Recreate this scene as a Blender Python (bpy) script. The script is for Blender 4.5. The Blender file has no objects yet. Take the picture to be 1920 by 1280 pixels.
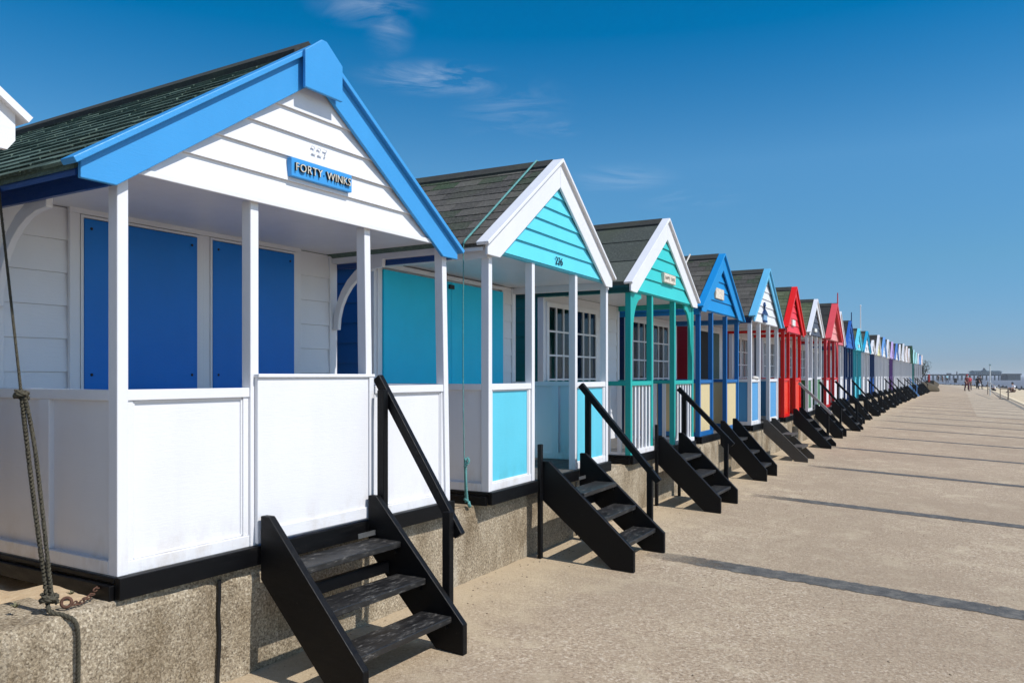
import bpy, bmesh, math, random
from mathutils import Vector, Matrix
R = math.radians
rnd = random.Random(7)
sc = bpy.context.scene
C = sc.collection
F = 1493.0; HZ = 704.0; EYE = 1.59
BASE = 0.575          # top of the retaining wall
FALL = 0.048          # promenade cross fall towards the sea
AL = R(29.3)
DIR = Vector((math.sin(AL), math.cos(AL), 0)); NRM = Vector((math.cos(AL), -math.sin(AL), 0))
P1 = Vector((-1.792, 3.615, 0)); PITCH = 3.166

# ------------------------------------------------------------------ materials
def srgb(r, g, b):
    f = lambda c: (c/255/12.92) if c/255 <= .04045 else ((c/255+.055)/1.055)**2.4
    return (f(r), f(g), f(b), 1)
MATS = {}
class NT:
    def __init__(s, name):
        m = bpy.data.materials.new(name); m.use_nodes = True; s.m = m; s.t = m.node_tree
        s.b = s.t.nodes['Principled BSDF']; s.co = s.n('ShaderNodeTexCoord')
    def n(s, typ, **kw):
        x = s.t.nodes.new(typ)
        for k, v in kw.items(): setattr(x, k, v)
        return x
    def l(s, a, b): s.t.links.new(a, b)
    def mapping(s, scale, src='Object'):
        m = s.n('ShaderNodeMapping'); m.inputs['Scale'].default_value = scale
        s.l(s.co.outputs[src], m.inputs['Vector']); return m.outputs[0]
    def noise(s, scale, detail=4, rough=.55, vec=None, dist=0, src='Object'):
        x = s.n('ShaderNodeTexNoise'); x.inputs['Scale'].default_value = scale
        x.inputs['Detail'].default_value = detail; x.inputs['Roughness'].default_value = rough
        x.inputs['Distortion'].default_value = dist
        s.l(vec or s.co.outputs[src], x.inputs['Vector']); return x.outputs['Fac']
    def vor(s, scale, vec=None, src='Object', out='Color'):
        x = s.n('ShaderNodeTexVoronoi'); x.inputs['Scale'].default_value = scale
        s.l(vec or s.co.outputs[src], x.inputs['Vector']); return x.outputs[out]
    def ramp(s, fac, stops):
        x = s.n('ShaderNodeValToRGB'); e = x.color_ramp.elements
        while len(e) < len(stops): e.new(.5)
        for i, (p, c) in enumerate(stops):
            e[i].position = p; e[i].color = c if len(c) == 4 else (*c, 1)
        s.l(fac, x.inputs[0]); return x.outputs[0]
    def g(s, fac, a, b, va=0, vb=1):
        x = s.n('ShaderNodeMapRange'); x.clamp = True
        for i, v in enumerate((a, b, va, vb)): x.inputs[i+1].default_value = v
        s.l(fac, x.inputs[0]); return x.outputs[0]
    def mix(s, fac, a, b, typ='MIX'):
        x = s.n('ShaderNodeMix', data_type='RGBA', blend_type=typ)
        for i, v in ((0, fac), (6, a), (7, b)):
            if isinstance(v, (int, float, tuple)): x.inputs[i].default_value = v
            else: s.l(v, x.inputs[i])
        return x.outputs[2]
    def math(s, op, a, b):
        x = s.n('ShaderNodeMath', operation=op)
        for i, v in enumerate((a, b)):
            if isinstance(v, (int, float)): x.inputs[i].default_value = v
            else: s.l(v, x.inputs[i])
        return x.outputs[0]
    def col(s, c):
        if isinstance(c, tuple): s.b.inputs['Base Color'].default_value = c
        else: s.l(c, s.b.inputs['Base Color'])
    def bump(s, h, strength, dist=.01):
        x = s.n('ShaderNodeBump'); x.inputs['Strength'].default_value = strength; x.inputs['Distance'].default_value = dist
        s.l(h, x.inputs['Height']); s.l(x.outputs[0], s.b.inputs['Normal'])
    def rough(s, v):
        if isinstance(v, (int, float)): s.b.inputs['Roughness'].default_value = v
        else: s.l(v, s.b.inputs['Roughness'])

def paint(name, c, rough=.42, dirt=.12):
    """brush painted timber: faint streaks, dirt specks, uneven gloss"""
    if name in MATS: return MATS[name]
    t = NT(name)
    n1 = t.noise(2.3, 5, .6); n2 = t.noise(6, 4, .6, t.mapping((3, 3, 22))); n3 = t.noise(55, 3, .6)
    dark = tuple(x*.72 for x in c[:3])+(1,)
    k = t.mix(t.g(n1, .35, .75, 0, dirt*2), c, dark)
    gr = tuple(a*b for a, b in zip(c[:3], (.62, .56, .46)))+(1,)
    k = t.mix(t.g(n3, .68, .8, 0, dirt*2.2), k, gr)
    vs = t.noise(2.2, 4, .6, t.mapping((2.2, 2.2, .35))); k = t.mix(t.g(vs, .42, .72, 0, .16+dirt*.6), k, tuple(x*.8 for x in c[:3])+(1,))
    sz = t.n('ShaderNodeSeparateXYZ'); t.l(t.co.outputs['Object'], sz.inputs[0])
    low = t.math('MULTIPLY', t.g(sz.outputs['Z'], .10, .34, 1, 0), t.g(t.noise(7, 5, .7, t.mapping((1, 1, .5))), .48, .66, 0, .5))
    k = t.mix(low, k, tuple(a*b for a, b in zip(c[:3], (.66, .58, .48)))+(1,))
    t.col(k); t.rough(t.g(n2, .3, .7, rough-.08, rough+.12))
    t.b.inputs['Specular IOR Level'].default_value = .35
    t.bump(t.math('ADD', n2, t.math('MULTIPLY', n3, .35)), .22, .004)
    MATS[name] = t.m; return t.m
def P(r, g, b, rough=.42, dirt=.12): return paint('paint_%d_%d_%d' % (r, g, b), srgb(r, g, b), rough, dirt)

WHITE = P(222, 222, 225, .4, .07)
def mk_black():
    t = NT('black_paint_worn'); n = t.noise(9, 6, .65, t.mapping((1.2, 4, 4))); s = t.noise(70, 3, .7)
    s = t.noise(16, 6, .75, t.mapping((1.6, 7, 7)))
    w = t.math('MULTIPLY', t.g(n, .53, .66), t.g(s, .46, .66))
    t.col(t.mix(t.math('ADD', w, t.g(n, .3, .8, .0, .12)), srgb(15, 15, 17), srgb(128, 124, 118))); t.rough(t.g(n, .3, .7, .33, .6)); t.bump(t.noise(40, 4, .6, t.mapping((1, 5, 5))), .35, .004)
    return t.m
def mk_black2():
    t = NT('black_paint'); n = t.noise(5, 5, .6, t.mapping((1.5, 2, 8))); s = t.noise(60, 3, .7)
    w = t.math('MULTIPLY', t.g(n, .6, .75), t.g(s, .5, .65))
    t.col(t.mix(w, srgb(6, 6, 8), srgb(58, 54, 50))); t.b.inputs['Specular IOR Level'].default_value = .2; t.rough(t.g(n, .3, .7, .4, .6)); t.bump(t.noise(30, 4, .6, t.mapping((1, 2, 7))), .3, .004)
    return t.m
def mk_brownblack():
    t = NT('weathered_dark_timber'); n = t.noise(8, 5, .6, t.mapping((2, 2, 9)))
    t.col(t.mix(n, srgb(52, 47, 42), srgb(82, 75, 67))); t.rough(.7); t.bump(n, .3, .004); return t.m
TREAD = mk_black(); BLACK = mk_black2(); BROWN = mk_brownblack()
def mk_concrete():
    t = NT('rough_aggregate_concrete')
    v = t.vor(120); n = t.noise(2.0, 5, .62, t.mapping((1, 1, .45))); f = t.noise(75, 6, .75); big = t.noise(.7, 3)
    sp = t.n('ShaderNodeSeparateColor'); t.l(v, sp.inputs[0])
    k = t.ramp(sp.outputs[0], [(0, srgb(84, 74, 62)), (.3, srgb(150, 138, 118)), (.75, srgb(184, 171, 150)), (1, srgb(232, 224, 206))])
    k = t.mix(.62, k, t.ramp(f, [(.36, srgb(84, 74, 62)), (.5, srgb(160, 148, 130)), (.64, srgb(216, 204, 182))]))
    k = t.mix(1, k, (1, .965, .91, 1), 'MULTIPLY'); k = t.mix(t.g(n, .45, .61, 0, .78), k, t.mix(1, k, (.46, .41, .34, 1), 'MULTIPLY'))
    st = t.noise(2.6, 4, .6, t.mapping((1.2, 1.2, .3)))
    k = t.mix(t.g(st, .6, .76, 0, .45), k, srgb(196, 190, 176))
    t.col(k); t.rough(.93); t.b.inputs['Specular IOR Level'].default_value = .2
    t.bump(t.math('ADD', f, t.math('MULTIPLY', sp.outputs[1], .5)), .75, .012); return t.m
CONC = mk_concrete()
def mk_prom():
    t = NT('exposed_aggregate_promenade')
    n = t.noise(52, 5, .75); n2 = t.noise(110, 3, .7); big = t.noise(.45, 5, .6); mid = t.noise(3.2, 5, .6)
    v = t.vor(62); sp = t.n('ShaderNodeSeparateColor'); t.l(v, sp.inputs[0])
    k = t.ramp(n, [(.36, srgb(118, 99, 80)), (.47, srgb(172, 151, 128)), (.56, srgb(193, 172, 147)), (.67, srgb(228, 212, 188))])
    k = t.mix(.45, k, t.ramp(sp.outputs[0], [(0, srgb(118, 100, 82)), (.25, srgb(164, 145, 122)), (.8, srgb(186, 167, 143)), (1, srgb(226, 212, 192))]))
    k = t.mix(t.g(mid, .52, .66, 0, .5), k, srgb(204, 187, 160)); k = t.mix(t.g(big, .42, .6, 0, .5), k, srgb(158, 139, 118)); k = t.mix(t.g(t.noise(1.3, 6, .7, dist=.8), .62, .7, 0, .4), k, srgb(140, 124, 106))
    k = t.mix(t.g(n2, .68, .78, 0, .6), k, srgb(92, 78, 62))
    # wind-blown sand collects along the foot of the wall (path coordinate v = distance from the wall)
    uv = t.n('ShaderNodeUVMap'); ss = t.n('ShaderNodeSeparateXYZ'); t.l(uv.outputs[0], ss.inputs[0])
    edge = t.math('ADD', ss.outputs[1], t.math('MULTIPLY', mid, -1.3))
    k = t.mix(t.g(edge, -.45, .35, .75, 0), k, srgb(196, 176, 146))
    # paler newer concrete lane on the seaward side further along
    lane = t.math('MULTIPLY', t.g(ss.outputs[1], 4.0, 4.05), t.g(ss.outputs[0], 38, 38.3))
    k = t.mix(t.math('MULTIPLY', lane, .2), k, srgb(206, 196, 176))
    k = t.mix(1, k, (.91, .91, .90, 1), 'MULTIPLY'); t.col(k); t.rough(.9); t.b.inputs['Specular IOR Level'].default_value = .2
    t.bump(t.math('ADD', n, t.math('MULTIPLY', sp.outputs[1], .6)), .9, .012); return t.m
PROM = mk_prom()
def mk_tar():
    t = NT('dark_joint_filler'); n = t.noise(9, 6, .7); s = t.noise(70, 3, .7); e = t.noise(1.2, 3)
    k = t.ramp(n, [(.3, srgb(52, 52, 52)), (.5, srgb(74, 73, 71)), (.72, srgb(112, 108, 100))])
    k = t.mix(t.g(s, .5, .7, 0, .5), k, srgb(130, 120, 105)); t.col(k); t.rough(.85); t.bump(n, .4, .005)
    uv = t.n('ShaderNodeUVMap'); ss = t.n('ShaderNodeSeparateXYZ'); t.l(uv.outputs[0], ss.inputs[0])
    # worn edges: the strip breaks up at its ends and rims
    rim = t.math('SUBTRACT', .5, t.math('ABSOLUTE', t.math('SUBTRACT', ss.outputs[1], .5), 0))
    a = t.math('ADD', rim, t.math('MULTIPLY', t.math('SUBTRACT', n, .5), .6))
    a = t.math('MULTIPLY', t.g(a, .02, .1), t.g(t.math('ADD', ss.outputs[0], t.math('MULTIPLY', n, .9)), .5, 1.3, .15, 1))
    t.l(a, t.b.inputs['Alpha']); return t.m
TAR = mk_tar()
def mk_sand(name, a, b, sc_=14, bs=.5):
    t = NT(name); n = t.noise(sc_, 6, .7); m = t.noise(1.4, 5, .6); s = t.noise(sc_*9, 2)
    k = t.mix(t.g(n, .3, .7), a, b); k = t.mix(t.g(m, .55, .75, 0, .5), k, tuple(x*.75 for x in a[:3])+(1,))
    t.col(k); t.rough(.95); t.b.inputs['Specular IOR Level'].default_value = .15; t.bump(t.math('ADD', n, t.math('MULTIPLY', s, .4)), bs, .02); return t.m
SAND = mk_sand('dry_sand', srgb(180, 162, 132), srgb(204, 188, 160), 3)
SANDW = mk_sand('wall_top_sand', srgb(176, 152, 122), srgb(200, 180, 150), 16)
KERB = mk_sand('pale_concrete_kerb', srgb(186, 170, 142), srgb(204, 190, 164), 9, .3)
def mk_shingle(name, c1, c2, c3):
    t = NT(name); g_ = t.n('ShaderNodeNewGeometry'); n = t.noise(45, 4, .7); m = t.noise(2.2, 4)
    k = t.ramp(g_.outputs['Random Per Island'], [(0, c1), (.45, c2), (.8, c1), (1, c3)])
    k = t.mix(t.g(n, .45, .75, 0, .45), k, tuple(min(1, x*2.2) for x in c2[:3])+(1,)); k = t.mix(t.g(m, .5, .72, 0, .45), k, srgb(72, 78, 60))
    t.col(k); t.rough(.9); t.b.inputs['Specular IOR Level'].default_value = .2; t.bump(n, .6, .006); return t.m
SH_GREEN = mk_shingle('green_black_shingle', srgb(66, 84, 76), srgb(92, 110, 100), srgb(42, 54, 48))
SH_GREY = mk_shingle('grey_shingle', srgb(62, 60, 57), srgb(88, 85, 80), srgb(42, 64, 40))
SH_MOSS = mk_shingle('mossy_shingle', srgb(78, 86, 64), srgb(94, 100, 78), srgb(62, 72, 50))
FELT = mk_shingle('roofing_felt', srgb(68, 73, 68), srgb(80, 84, 78), srgb(60, 64, 60))
FELTB = mk_shingle('dark_roofing_felt', srgb(46, 46, 46), srgb(56, 56, 55), srgb(40, 42, 40))
RIDGE = mk_shingle('ridge_felt', srgb(46, 46, 44), srgb(56, 56, 53), srgb(40, 41, 39))
def mk_glass():
    t = NT('window_glass'); out = t.t.nodes['Material Output']
    tr = t.n('ShaderNodeBsdfTransparent'); tr.inputs[0].default_value = (.62, .66, .68, 1)
    gl = t.n('ShaderNodeBsdfGlossy'); gl.inputs['Roughness'].default_value = .03
    mx = t.n('ShaderNodeMixShader'); fr = t.n('ShaderNodeFresnel'); fr.inputs[0].default_value = 1.5
    t.l(fr.outputs[0], mx.inputs[0]); t.l(tr.outputs[0], mx.inputs[1]); t.l(gl.outputs[0], mx.inputs[2]); t.l(mx.outputs[0], out.inputs[0]); return t.m
GLASS = mk_glass()
def simple(name, c, rough=.6, sc_=20, var=.25, metal=0, bs=.2):
    if name in MATS: return MATS[name]
    t = NT(name); n = t.noise(sc_, 4, .6); t.col(t.mix(t.g(n, .3, .7), tuple(x*(1-var) for x in c[:3])+(1,), tuple(min(1, x*(1+var)) for x in c[:3])+(1,)))
    t.rough(rough); t.b.inputs['Metallic'].default_value = metal; t.bump(n, bs, .004); MATS[name] = t.m; return t.m
CURT = simple('curtain_cloth', srgb(190, 186, 180), .9, 6, .2)
INT_SHADE = simple('interior_shade', srgb(34, 34, 36), .9)  # near-black colour painted in for the shade of unlit rooms
ROPE = simple('weathered_rope', srgb(68, 64, 52), .95, 60, .35)
TROPE = simple('teal_rope', srgb(84, 138, 136), .9, 60, .3)
RUST = simple('rusty_iron', srgb(84, 56, 42), .85, 60, .5)
METAL = simple('galvanised_steel', srgb(150, 150, 150), .4, 30, .2, .8)
ALU = simple('cast_letter_metal', srgb(206, 200, 184), .5, 30, .1)
BLK = simple('black_iron', srgb(16, 16, 18), .5)

# ------------------------------------------------------------------ mesh builder
class MB:
    def __init__(s): s.v = []; s.f = []
    def box(s, x0, x1, y0, y1, z0, z1, M=None):
        b = len(s.v); ps = [(x, y, z) for x in (x0, x1) for y in (y0, y1) for z in (z0, z1)]
        if M is not None: ps = [tuple(M @ Vector(p)) for p in ps]
        s.v += ps; s.f += [tuple(b+i for i in q) for q in ((0,1,3,2),(4,6,7,5),(0,4,5,1),(2,3,7,6),(0,2,6,4),(1,5,7,3))]; return s
    def prism(s, poly, a0, a1, plane='xz'):
        """extrude a polygon; plane xz -> along y, yz -> along x, xy -> along z"""
        b = len(s.v); n = len(poly)
        for a in (a0, a1):
            for p, q in poly:
                s.v.append({'xz': (p, a, q), 'yz': (a, p, q), 'xy': (p, q, a)}[plane])
        s.f.append(tuple(b+i for i in range(n))[::-1]); s.f.append(tuple(b+n+i for i in range(n)))
        for i in range(n): s.f.append((b+i, b+(i+1) % n, b+n+(i+1) % n, b+n+i))
        return s
    def hexa(s, a, c):
        """8 corners: 4 of one face a, 4 of the opposite c"""
        b = len(s.v); s.v += [tuple(p) for p in a]+[tuple(p) for p in c]
        s.f += [(b+3,b+2,b+1,b), (b+4,b+5,b+6,b+7)]+[(b+i, b+(i+1)%4, b+4+(i+1)%4, b+4+i) for i in range(4)]; return s
    def tube(s, pts, r, n=8, cap=True):
        pts = [Vector(p) for p in pts]; b = len(s.v); up = Vector((0, 0, 1))
        for i, p in enumerate(pts):
            d = (pts[min(i+1, len(pts)-1)]-pts[max(i-1, 0)]).normalized()
            u = d.cross(up if abs(d.z) < .95 else Vector((1, 0, 0))).normalized(); w = d.cross(u)
            rr = r[i] if isinstance(r, (list, tuple)) else r
            for k in range(n):
                a = 2*math.pi*k/n; s.v.append(tuple(p+(u*math.cos(a)+w*math.sin(a))*rr))
        for i in range(len(pts)-1):
            for k in range(n): s.f.append((b+i*n+k, b+i*n+(k+1) % n, b+(i+1)*n+(k+1) % n, b+(i+1)*n+k))
        if cap: s.f.append(tuple(b+k for k in range(n))[::-1]); s.f.append(tuple(b+(len(pts)-1)*n+k for k in range(n)))
        return s
    def torus(s, M, R1, r, sx=1, n=14, m=6):
        b = len(s.v)
        for i in range(n):
            a = 2*math.pi*i/n
            for j in range(m):
                c = 2*math.pi*j/m; q = Vector(((R1+r*math.cos(c))*math.cos(a)*sx, (R1+r*math.cos(c))*math.sin(a), r*math.sin(c))); s.v.append(tuple(M @ q))
        for i in range(n):
            for j in range(m): s.f.append((b+i*m+j, b+((i+1) % n)*m+j, b+((i+1) % n)*m+(j+1) % m, b+i*m+(j+1) % m))
        return s
    def ball(s, c, r, sc_=(1, 1, 1), n=10, m=7):
        b = len(s.v)
        for j in range(m+1):
            t = math.pi*j/m
            for i in range(n):
                a = 2*math.pi*i/n; s.v.append((c[0]+r*sc_[0]*math.sin(t)*math.cos(a), c[1]+r*sc_[1]*math.sin(t)*math.sin(a), c[2]+r*sc_[2]*math.cos(t)))
        for j in range(m):
            for i in range(n): s.f.append((b+j*n+i, b+(j+1)*n+i, b+(j+1)*n+(i+1) % n, b+j*n+(i+1) % n))
        return s
    def build(s, name, mat, parent=None, bevel=0, smooth=False, mats=None):
        me = bpy.data.meshes.new(name); me.from_pydata([tuple(p) for p in s.v], [], s.f)
        bm = bmesh.new(); bm.from_mesh(me); bmesh.ops.recalc_face_normals(bm, faces=bm.faces); bm.to_mesh(me); bm.free()
        if smooth:
            for p in me.polygons: p.use_smooth = True
        me.materials.append(mat); o = bpy.data.objects.new(name, me); C.objects.link(o)
        if parent: o.parent = parent
        if bevel:
            m = o.modifiers.new('Bevel', 'BEVEL'); m.width = bevel; m.segments = 2; m.limit_method = 'ANGLE'; m.angle_limit = R(40)
        return o
def tag(o, label=None, cat=None, group=None, kind=None):
    for k, v in (('label', label), ('category', cat), ('group', group), ('kind', kind)):
        if v: o[k] = v
    return o
def empty(name, loc, rz=0, label=None, cat=None, group=None):
    o = bpy.data.objects.new(name, None); o.empty_display_size = .2; C.objects.link(o); o.location = loc; o.rotation_euler = (0, 0, rz)
    return tag(o, label, cat, group)
def text_mesh(name, txt, size, mat, parent, M, ext=.004, spacing=1.0, bev=0):
    cu = bpy.data.curves.new(name, 'FONT'); cu.body = txt; cu.size = size; cu.extrude = ext; cu.space_character = spacing; cu.align_x = 'CENTER'; cu.align_y = 'CENTER'
    cu.offset = bev; cu.resolution_u = 4
    tmp = bpy.data.objects.new('tmp', cu); C.objects.link(tmp); bpy.context.view_layer.update()
    me = bpy.data.meshes.new_from_object(tmp.evaluated_get(bpy.context.evaluated_depsgraph_get()))
    bpy.data.objects.remove(tmp); me.transform(M); me.materials.clear(); me.materials.append(mat)
    o = bpy.data.objects.new(name, me); C.objects.link(o); o.parent = parent; return o

# ------------------------------------------------------------------ hut
def hut(i, W=2.60, za=2.97, sl=.707, oL=.2, oR=.2, zb=1.85, vd=.22, fwd=.05, capback=.02, barge=WHITE, cap=None, gable=WHITE, post=WHITE, rail=None,
        panel=WHITE, side=WHITE, sidepanel=None, wall=WHITE, trim=None, fascia=None, roof=SH_GREY, rstyle='shingle', front='window', infill='panel', gate=None,
        plate=False, ceil=WHITE, skirt=BLACK, gb=.19, brackets=None, front_brackets=None, label='', L=3.5, D=1.15, ang=None, loc=None, lean=(0, 0, 0, 0), finial=None,
        door=None, steep=None, GB=2.05, cz=None, cx=None, deckmat=None, dx=0, dz=0):
    cap = cap or barge; rail = rail or post; trim = trim or WHITE; fascia = fascia or barge; sidepanel = sidepanel or panel
    near = i <= 5; far = i >= 12
    bv = .004 if i <= 3 else 0
    if loc is None:
        loc = P1+DIR*(PITCH*i)+Vector((dx, 0, 0))
    rz = R(90)-(R(ang) if ang else AL)
    e = empty('beach_hut', (loc.x, loc.y, BASE+dz), rz, label, 'beach hut', 'beach huts in a row along the promenade')
    def B(): return MB()
    c = cx or W/2; zt = lambda x: za-sl*abs(x-c)
    DK = .10; RT = .95; CZ = cz or za-sl*max(c, W-c)-.05
    # deck + skirting
    d = B()
    nb = 9 if i < 8 else 1; deckmat = deckmat or DECK
    for k in range(nb): d.box(.0, W, D*k/nb+.004, D*(k+1)/nb-.004, DK-.03, DK-.002)
    d.build('deck', deckmat, e)
    B().box(-.01, W+.01, -.035, .005, .0, DK+.0).build('front_skirting', skirt, e, bv)
    B().box(-.035, .0, .008, L, -.005, DK-.035).box(-.012, .012, .01, L, DK-.03, DK-.004).build('side_skirting', skirt, e, bv)
    B().box(W, W+.035, .008, L, -.005, DK-.035).build('side_skirting', skirt, e, bv)
    # posts
    pw, pd = .055, .07
    xs = [0, .76, 1.70, W-pw] if W > 2.55 else [0, .3*W-pw/2, .66*W-pw/2, W-pw]
    for k, x in enumerate(xs):
        x1 = x+lean[k]; zt_ = GB-.0 if k in (0, 3) else GB+.0
        B().hexa([(x, 0, DK), (x+pw, 0, DK), (x+pw, pd, DK), (x, pd, DK)], [(x1, 0, zt_), (x1+pw, 0, zt_), (x1+pw, pd, zt_), (x1, pd, zt_)]).build('post', post, e, bv)
    # infill of the front bays
    def bay(xa, xb, kind, name, nm=0, zr=RT, out=0, pm=None):
        y0 = .008-out
        if kind == 'panel':
            B().box(xa, xb, y0+.022, y0+.034, DK+.04, zr-.05).build(name, pm or panel, e)
            fr = B().box(xa, xb, y0, y0+.055, zr-.05, zr).box(xa, xb, y0, y0+.055, DK, DK+.06)
            fr.box(xa, xa+.035, y0+.008, y0+.045, DK+.06, zr-.05).box(xb-.035, xb, y0+.008, y0+.045, DK+.06, zr-.05)
            fr.box(xa+.001, xb-.001, y0+.036, y0+.042, DK+.061, zr-.051)  # unseen inner board, added to cut panel-coloured bounce in the porch
            w_ = .012   # inner moulding
            for (a, b_, z0, z1) in ((xa+.035, xb-.035, zr-.05-w_, zr-.05), (xa+.035, xb-.035, DK+.06, DK+.06+w_), (xa+.035, xa+.035+w_, DK+.06, zr-.05), (xb-.035-w_, xb-.035, DK+.06, zr-.05)):
                fr.box(a+.0005, b_-.0005, y0+.014, y0+.036, z0+.0005, z1-.0005)
            fr.build(name+'_frame', rail, e, bv)
        elif kind == 'slats':
            fr = B().box(xa, xb, y0-.006, y0+.055, zr-.05, zr).build(name+'_rail', rail, e, bv)
            B().box(xa-.02, xb+.02, y0-.03, y0+.055, DK, DK+.055).build(name+'_rail', WHITE, e, bv)
            s_ = B(); n_ = max(3, int((xb-xa)/.105))
            for q in range(n_):
                xx = xa+.02+(xb-xa-.06)*(q)/(n_-1)
                s_.box(xx-.0, xx+.038, y0+.012, y0+.034, DK+.055, zr-.05)
            s_.build(name+'_slats', WHITE, e, 0)
        elif kind == 'gate':
            B().box(xa-.03, xb+.012, y0-.035, y0-.01, DK+.012, zr+.055).build(name, pm or panel, e, bv)
            B().box(xa-.035, xb+.02, y0-.05, y0+.0, zr+.055, zr+.075).box(xa-.01, xb-.0, y0-.047, y0-.036, DK+.02, DK+.09).box(xb-.03, xb+.012, y0-.047, y0-.036, DK+.09, zr+.053).build(name+'_trim', rail, e, bv)
    if infill:
        bay(xs[0]+pw, xs[1], infill, 'panel'); bay(xs[2]+pw, xs[3], infill, 'panel')
        if gate: bay(xs[1]+pw, xs[2], 'gate', 'gate')
    # side rails of the porch
    for sx, x0 in ((0, 0), (1, W-.05)):
        if infill == 'slats':
            B().box(x0, x0+.05, pd, D, RT-.05, RT).build('side_rail', rail, e, bv)
            s_ = B()
            for q in range(7): yy = pd+.05+q*(D-pd-.1)/7; s_.box(x0+.012, x0+.034, yy, yy+.05, DK+.03, RT-.05)
            s_.box(x0+.005, x0+.045, pd, D, DK, DK+.03); s_.build('side_slats', WHITE, e)
        else:
            B().box(x0+.028, x0+.036, pd, D, DK+.04, RT-.05).build('side_panel', sidepanel, e)
            s_ = B().box(x0, x0+.05, pd, D, RT-.05, RT).box(x0, x0+.05, pd, D, DK-.0, DK+.065)
            ym = (pd+D)/2; s_.box(x0+.004, x0+.046, ym-.045, ym+.045, DK+.065, RT-.05).box(x0+.004, x0+.046, D-.05, D, DK+.065, RT-.05)
            s_.build('side_frame', rail, e, bv)
    # body walls with weather boarding
    def boards(b, p0, p1, z0, z1, step, outv):
        """horizontal lapped boards from p0 to p1 (xy), proud along outv"""
        p0 = Vector(p0+(0,)); p1 = Vector(p1+(0,)); o = Vector(outv+(0,)); n = max(1, round((z1-z0)/step)); h = (z1-z0)/n
        for k in range(n):
            a, t_ = z0+h*k, z0+h*(k+1); Z = Vector((0, 0, 1))
            b.hexa([p0+Z*a, p1+Z*a, p1+Z*a+o*.02, p0+Z*a+o*.02], [p0+Z*(t_-.001), p1+Z*(t_-.001), p1+Z*(t_-.001)+o*.008, p0+Z*(t_-.001)+o*.008])
    zw = CZ-.004; t0 = .04
    w = B().box(t0, W-t0, D+.0, D+.03, .0, zw) if i >= 8 else B().box(t0, W-t0, D, D+.03, 0, zw)
    if not far: boards(w, (t0+.0, D), (W-t0, D), DK, zw, .19, (0, -1))
    w.build('front_wall', wall, e)
    for x0, o_, nm in ((0.03, -1, 'side_wall'), (W-.03, 1, 'side_wall')):
        w = B().box(x0-.012, x0+.012, D+.03, L-.05, DK-.03, zw-.0)
        if i < 10: boards(w, (x0+.012*o_, D+.005), (x0+.012*o_, L-.05), DK-.02, zw-.01, .17, (o_, 0))
        w.build(nm, side, e)
    for x0 in (-.005, W-.075): B().box(x0, x0+.08, D-.03, D+.05, DK-.02, zw-.005).build('corner_board', trim, e, bv)
    B().prism([(t0, 0), (W-t0, 0), (W-t0, zw), (c, za-.08), (t0, zw)], L-.08, L-.05).build('back_wall', side, e)
    # front doors / shutters / windows
    if front == 'shutters1':
        fr = B().box(.42, 2.20, D-.045, D-.018, 1.95, 2.0).box(.42, .48, D-.045, D-.018, DK, 1.95).box(1.285, 1.37, D-.045, D-.018, DK, 1.949).box(2.14, 2.2, D-.045, D-.018, DK, 1.95)
        fr.box(1.318, 1.326, D-.0455, D-.03, DK, 1.9)
        fr.build('door_frame', WHITE, e, .003)
        for a, b_ in ((.482, 1.283), (1.372, 2.138)):
            s_ = B().box(a+.018, b_-.018, D-.055, D-.03, DK, 1.925).build('shutter', door, e, .003)
            B().box(a, a+.016, D-.05, D-.022, DK, 1.945).box(b_-.016, b_, D-.05, D-.022, DK, 1.945).box(a+.016, b_-.016, D-.05, D-.022, 1.93, 1.945).build('shutter_edging', WHITE, s_)
            bt = B()
            for xx in (a+.06, b_-.06):
                for zz in (1.02, 1.87): bt.ball((xx, D-.057, zz), .009, (1, .5, 1), 8, 5)
            bt.build('bolt', BLK, s_, smooth=True)
    elif front == 'shutters2':
        B().box(.03, .09, D-.045, D-.018, DK, 1.95).box(2.24, 2.30, D-.045, D-.018, DK, 1.95).box(.03, 2.30, D-.045, D-.018, 1.951, 1.99).build('door_frame', WHITE, e, .003)
        for a, b_ in ((.095, 1.17), (1.176, 2.235)): B().box(a, b_, D-.06, D-.03, DK, 1.93).build('shutter', door, e, .004)
        B().box(1.12, 1.2, D-.08, D-.06, 1.86, 1.9).build('hasp', BLK, e)
    elif front in ('window', 'window_wide'):
        spans = ((.06, .80), (.88, 1.62)) if front == 'window' else ((.08, .98), (1.04, 1.94))
        cols = 3
        z0, z1 = .62, 1.86
        if far: spans = spans[:1]
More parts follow.
